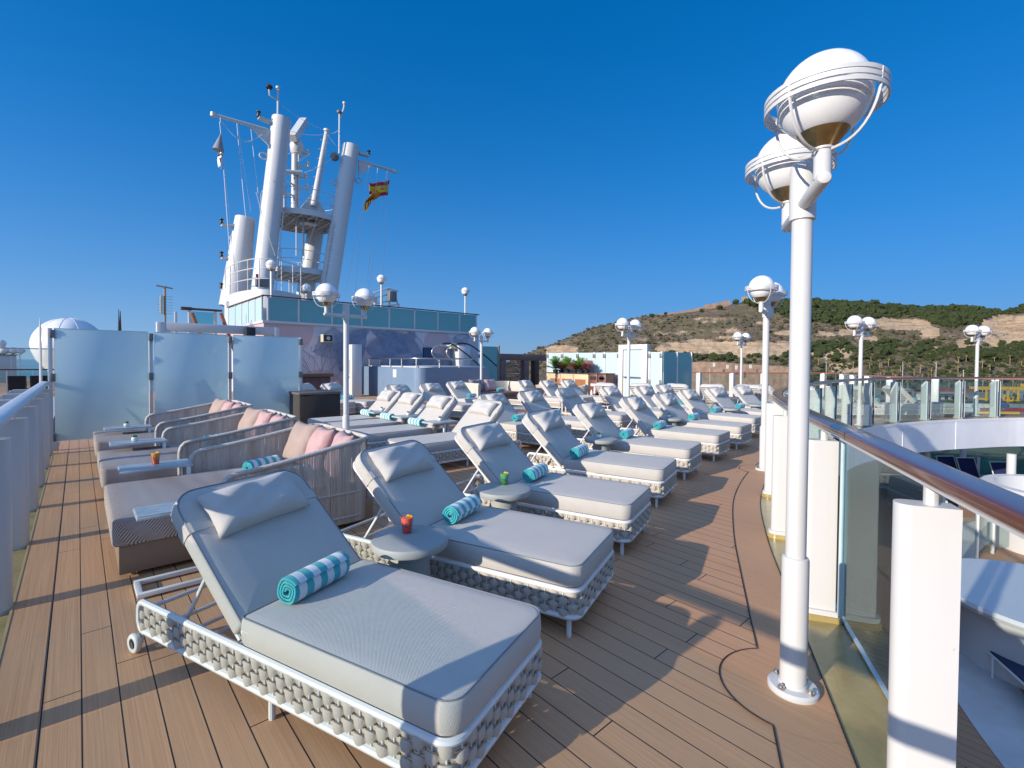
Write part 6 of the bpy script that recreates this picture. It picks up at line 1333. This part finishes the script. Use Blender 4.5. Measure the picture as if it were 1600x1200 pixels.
order = ['blue', 'grey', 'grey', 'white', 'red', 'grey', 'white', 'white', 'blue', 'grey']
for k in range(10): container(1334+28.5*k, 637, 325, order[k], '%s container in the upper row on the quay, %s' % (order[k], ('below the left far lamp', 'second from the far lamp', 'third from the left', 'fourth, in mid row', 'at the middle of the row', 'right of the red one', 'seventh along', 'eighth along', 'ninth along', 'at the right edge')[k]), 10)
order = ['red', 'white', 'red', 'grey', 'blue', 'white', 'rust', 'red']
for k in range(8): container(1334+36*k, 643, 322, order[k], '%s container in the lower row, %s' % (order[k], ('first at the lamp post', 'second', 'third', 'fourth', 'fifth', 'sixth', 'seventh', 'last at the right')[k]))
for k, (px, py, D, c_, L, l) in enumerate(((1375, 653, 300, 'ochre', 22, 'long ochre container at the front, left one'), (1450, 654, 298, 'ochre', 22, 'long ochre container at the front, middle one'), (1560, 655, 298, 'ochre', 24, 'long ochre container at the front, right one'), (1500, 612, 420, 'rust', 24, 'long rust red container behind the light mast'), (1480, 612, 424, 'rust', 24, 'rust red container left of the long one'), (1345, 618, 400, 'red', 12, 'red container near the yellow crane foot'), (1340, 618.5, 405, 'blue', 14, 'dark blue container under the crane'))): container(px, py, D, c_, l, L)
YEL = M('crane_yellow', (.62, .34, .015), .5, var=.1)
def crane(px, D, w, h, label):
    q = at_d(px, 600, D); t = empty('gantry_crane', (q.x, q.y, -29.5), R(-42), label, 'crane', 'yellow gantry cranes'); 
    for s_ in (-1, 1):
        b = MB()
        for y in (-4, 4): b.box(s_*w/2-.5, s_*w/2+.5, y-.5, y+.5, 0, h)
        b.box(s_*w/2-.8, s_*w/2+.8, -5, 5, 1, 2.6); b.build('leg_frame', YEL, t, 0)
    b = MB(); b.box(-w/2-6, w/2+6, -4.4, -2.8, h, h+2.4); b.box(-w/2-6, w/2+6, 2.8, 4.4, h, h+2.4); b.build('girder', YEL, t, 0); b = MB(); b.box(-3, 2, -3, 3, h+2.41, h+5); b.build('trolley', YEL, t, 0)
crane(1556, 420, 24, 10, 'yellow gantry crane at the right behind the railing'); crane(1606, 400, 24, 11, 'yellow gantry crane cut by the right edge')
for px, D, h, l in ((1410, 470, 33, 'tall white light mast right of the left far lamp'), (1462, 455, 33, 'tall white light mast midway along the quay'), (1505, 470, 26, 'short light mast before the palms'), (1290.5, 480, 33, 'light mast at the left by the ochre bank'), (1109, 470, 26, 'light mast before the retaining wall')):
    q = at_d(px, 600, D); t = empty('light_mast', (q.x, q.y, -29.5), 0, l, 'light mast', 'harbour light masts'); MB().tube([(0, 0, 0), (0, 0, h)], [.3, .16], 8).build('pole', WHITE, t); b = MB(); b.box(-1.4, 1.4, -.25, .25, h-.6, h+.3); b.build('lamp_head', WHITE, t)
def lorry(px, py, D, label, cab):
    q = at_d(px, py, D); t = empty('lorry', (q.x, q.y, -29.4), R(-42), label, 'lorry', 'lorries on the harbour road'); b = MB(); b.box(-7, 4.6, -1.25, 1.25, 1.2, 3.9); b.build('trailer', cm['white'], t); b = MB(); b.bbox(4.9, 7.2, -1.2, 1.2, .6, 3.2, .2); b.build('cab', cab, t)
    for x in (-5, -3.7, 3.2, 6): b = MB(); b.tube([(x, -1.25, .5), (x, 1.25, .5)], .5, 12); b.build('wheel', BLACK, t, 40)
lorry(1230, 594, 470, 'white lorry on the harbour road left of the tall lamp post', cm['white']); lorry(1499, 601, 440, 'white lorry with an ochre cab behind the railing', cm['ochre']); lorry(1449, 611, 405, 'white lorry near the middle of the quay', cm['white']); lorry(1135, 595, 470, 'white lorry below the retaining wall', cm['white'])

# ------------------------------------------------------------------ light
SUN_EL, SUN_AZ = R(18.2), math.atan2(-1, .055)              # low sun over the port side
sd = Vector((math.sin(SUN_AZ)*math.cos(SUN_EL), math.cos(SUN_AZ)*math.cos(SUN_EL), math.sin(SUN_EL)))
L = bpy.data.lights.new('sun', 'SUN'); L.energy = 3.3; L.angle = R(.53); L.color = (1, .90, .76); lo = bpy.data.objects.new('sun', L); C.objects.link(lo); lo.rotation_euler = (-sd).to_track_quat('-Z', 'Y').to_euler()
w = bpy.data.worlds.new('World'); S.world = w; w.use_nodes = True; nt = w.node_tree; bg = nt.nodes['Background']
sk = nt.nodes.new('ShaderNodeTexSky'); sk.sky_type = 'NISHITA'; sk.sun_disc = False; sk.sun_elevation = SUN_EL; sk.sun_rotation = SUN_AZ; sk.altitude = 30; sk.air_density = 1.0; sk.dust_density = .3; sk.ozone_density = 3
tc = nt.nodes.new('ShaderNodeTexCoord'); mp = nt.nodes.new('ShaderNodeMapping'); mp.inputs['Scale'].default_value = (1, 1, .78); mp.inputs['Location'].default_value = (0, 0, .20); nt.links.new(tc.outputs['Generated'], mp.inputs[0]); nt.links.new(mp.outputs[0], sk.inputs[0])
hs = nt.nodes.new('ShaderNodeHueSaturation'); hs.inputs['Saturation'].default_value = 1.5; nt.links.new(sk.outputs[0], hs.inputs['Color'])
tn = nt.nodes.new('ShaderNodeMix'); tn.data_type = 'RGBA'; tn.blend_type = 'MULTIPLY'; tn.inputs[0].default_value = 1; tn.inputs[7].default_value = (.92, .87, .98, 1); nt.links.new(hs.outputs[0], tn.inputs[6])
sz = nt.nodes.new('ShaderNodeSeparateXYZ'); nt.links.new(tc.outputs['Generated'], sz.inputs[0]); hz = mth(nt, 'POWER', mth(nt, 'SUBTRACT', 1.0, mth(nt, 'MAXIMUM', sz.outputs[2], 0.0)), 6.0)   # pale haze low on the horizon
dt = nt.nodes.new('ShaderNodeVectorMath'); dt.operation = 'DOT_PRODUCT'; nt.links.new(tc.outputs['Generated'], dt.inputs[0]); dt.inputs[1].default_value = sd
base = mix(nt, mth(nt, 'MULTIPLY', hz, .85), tn.outputs[2], (1.5, 2.15, 2.85))
dk = mth(nt, 'MULTIPLY', mth(nt, 'MAXIMUM', mth(nt, 'MULTIPLY', dt.outputs['Value'], -1.0), 0.0), .30); base = mix(nt, dk, base, (0, .12, .45))          # deeper blue opposite the sun
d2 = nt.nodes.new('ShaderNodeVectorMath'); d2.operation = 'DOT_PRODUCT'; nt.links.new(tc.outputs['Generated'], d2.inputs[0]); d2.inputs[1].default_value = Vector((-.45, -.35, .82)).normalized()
fill_glow = mth(nt, 'POWER', mth(nt, 'MAXIMUM', mth(nt, 'MULTIPLY', mth(nt, 'SUBTRACT', d2.outputs['Value'], .25), 1.33), 0.0), 1.3); ad = nt.nodes.new('ShaderNodeMix'); ad.data_type = 'RGBA'; ad.blend_type = 'ADD'; ad.inputs[7].default_value = (1.7, 2.05, 2.7, 1)  # added sky glow, overhead and behind the view, to fill the shade
nt.links.new(fill_glow, ad.inputs[0]); nt.links.new(base, ad.inputs[6]); nt.links.new(ad.outputs[2], bg.inputs[0]); bg.inputs[1].default_value = .13
S.view_settings.view_transform = 'Standard'; S.view_settings.look = 'None'; S.view_settings.exposure = .80; S.view_settings.gamma = 1
S.cycles.max_bounces = 8; S.cycles.transparent_max_bounces = 24; S.cycles.caustics_reflective = False; S.cycles.caustics_refractive = False; S.cycles.use_denoising = True
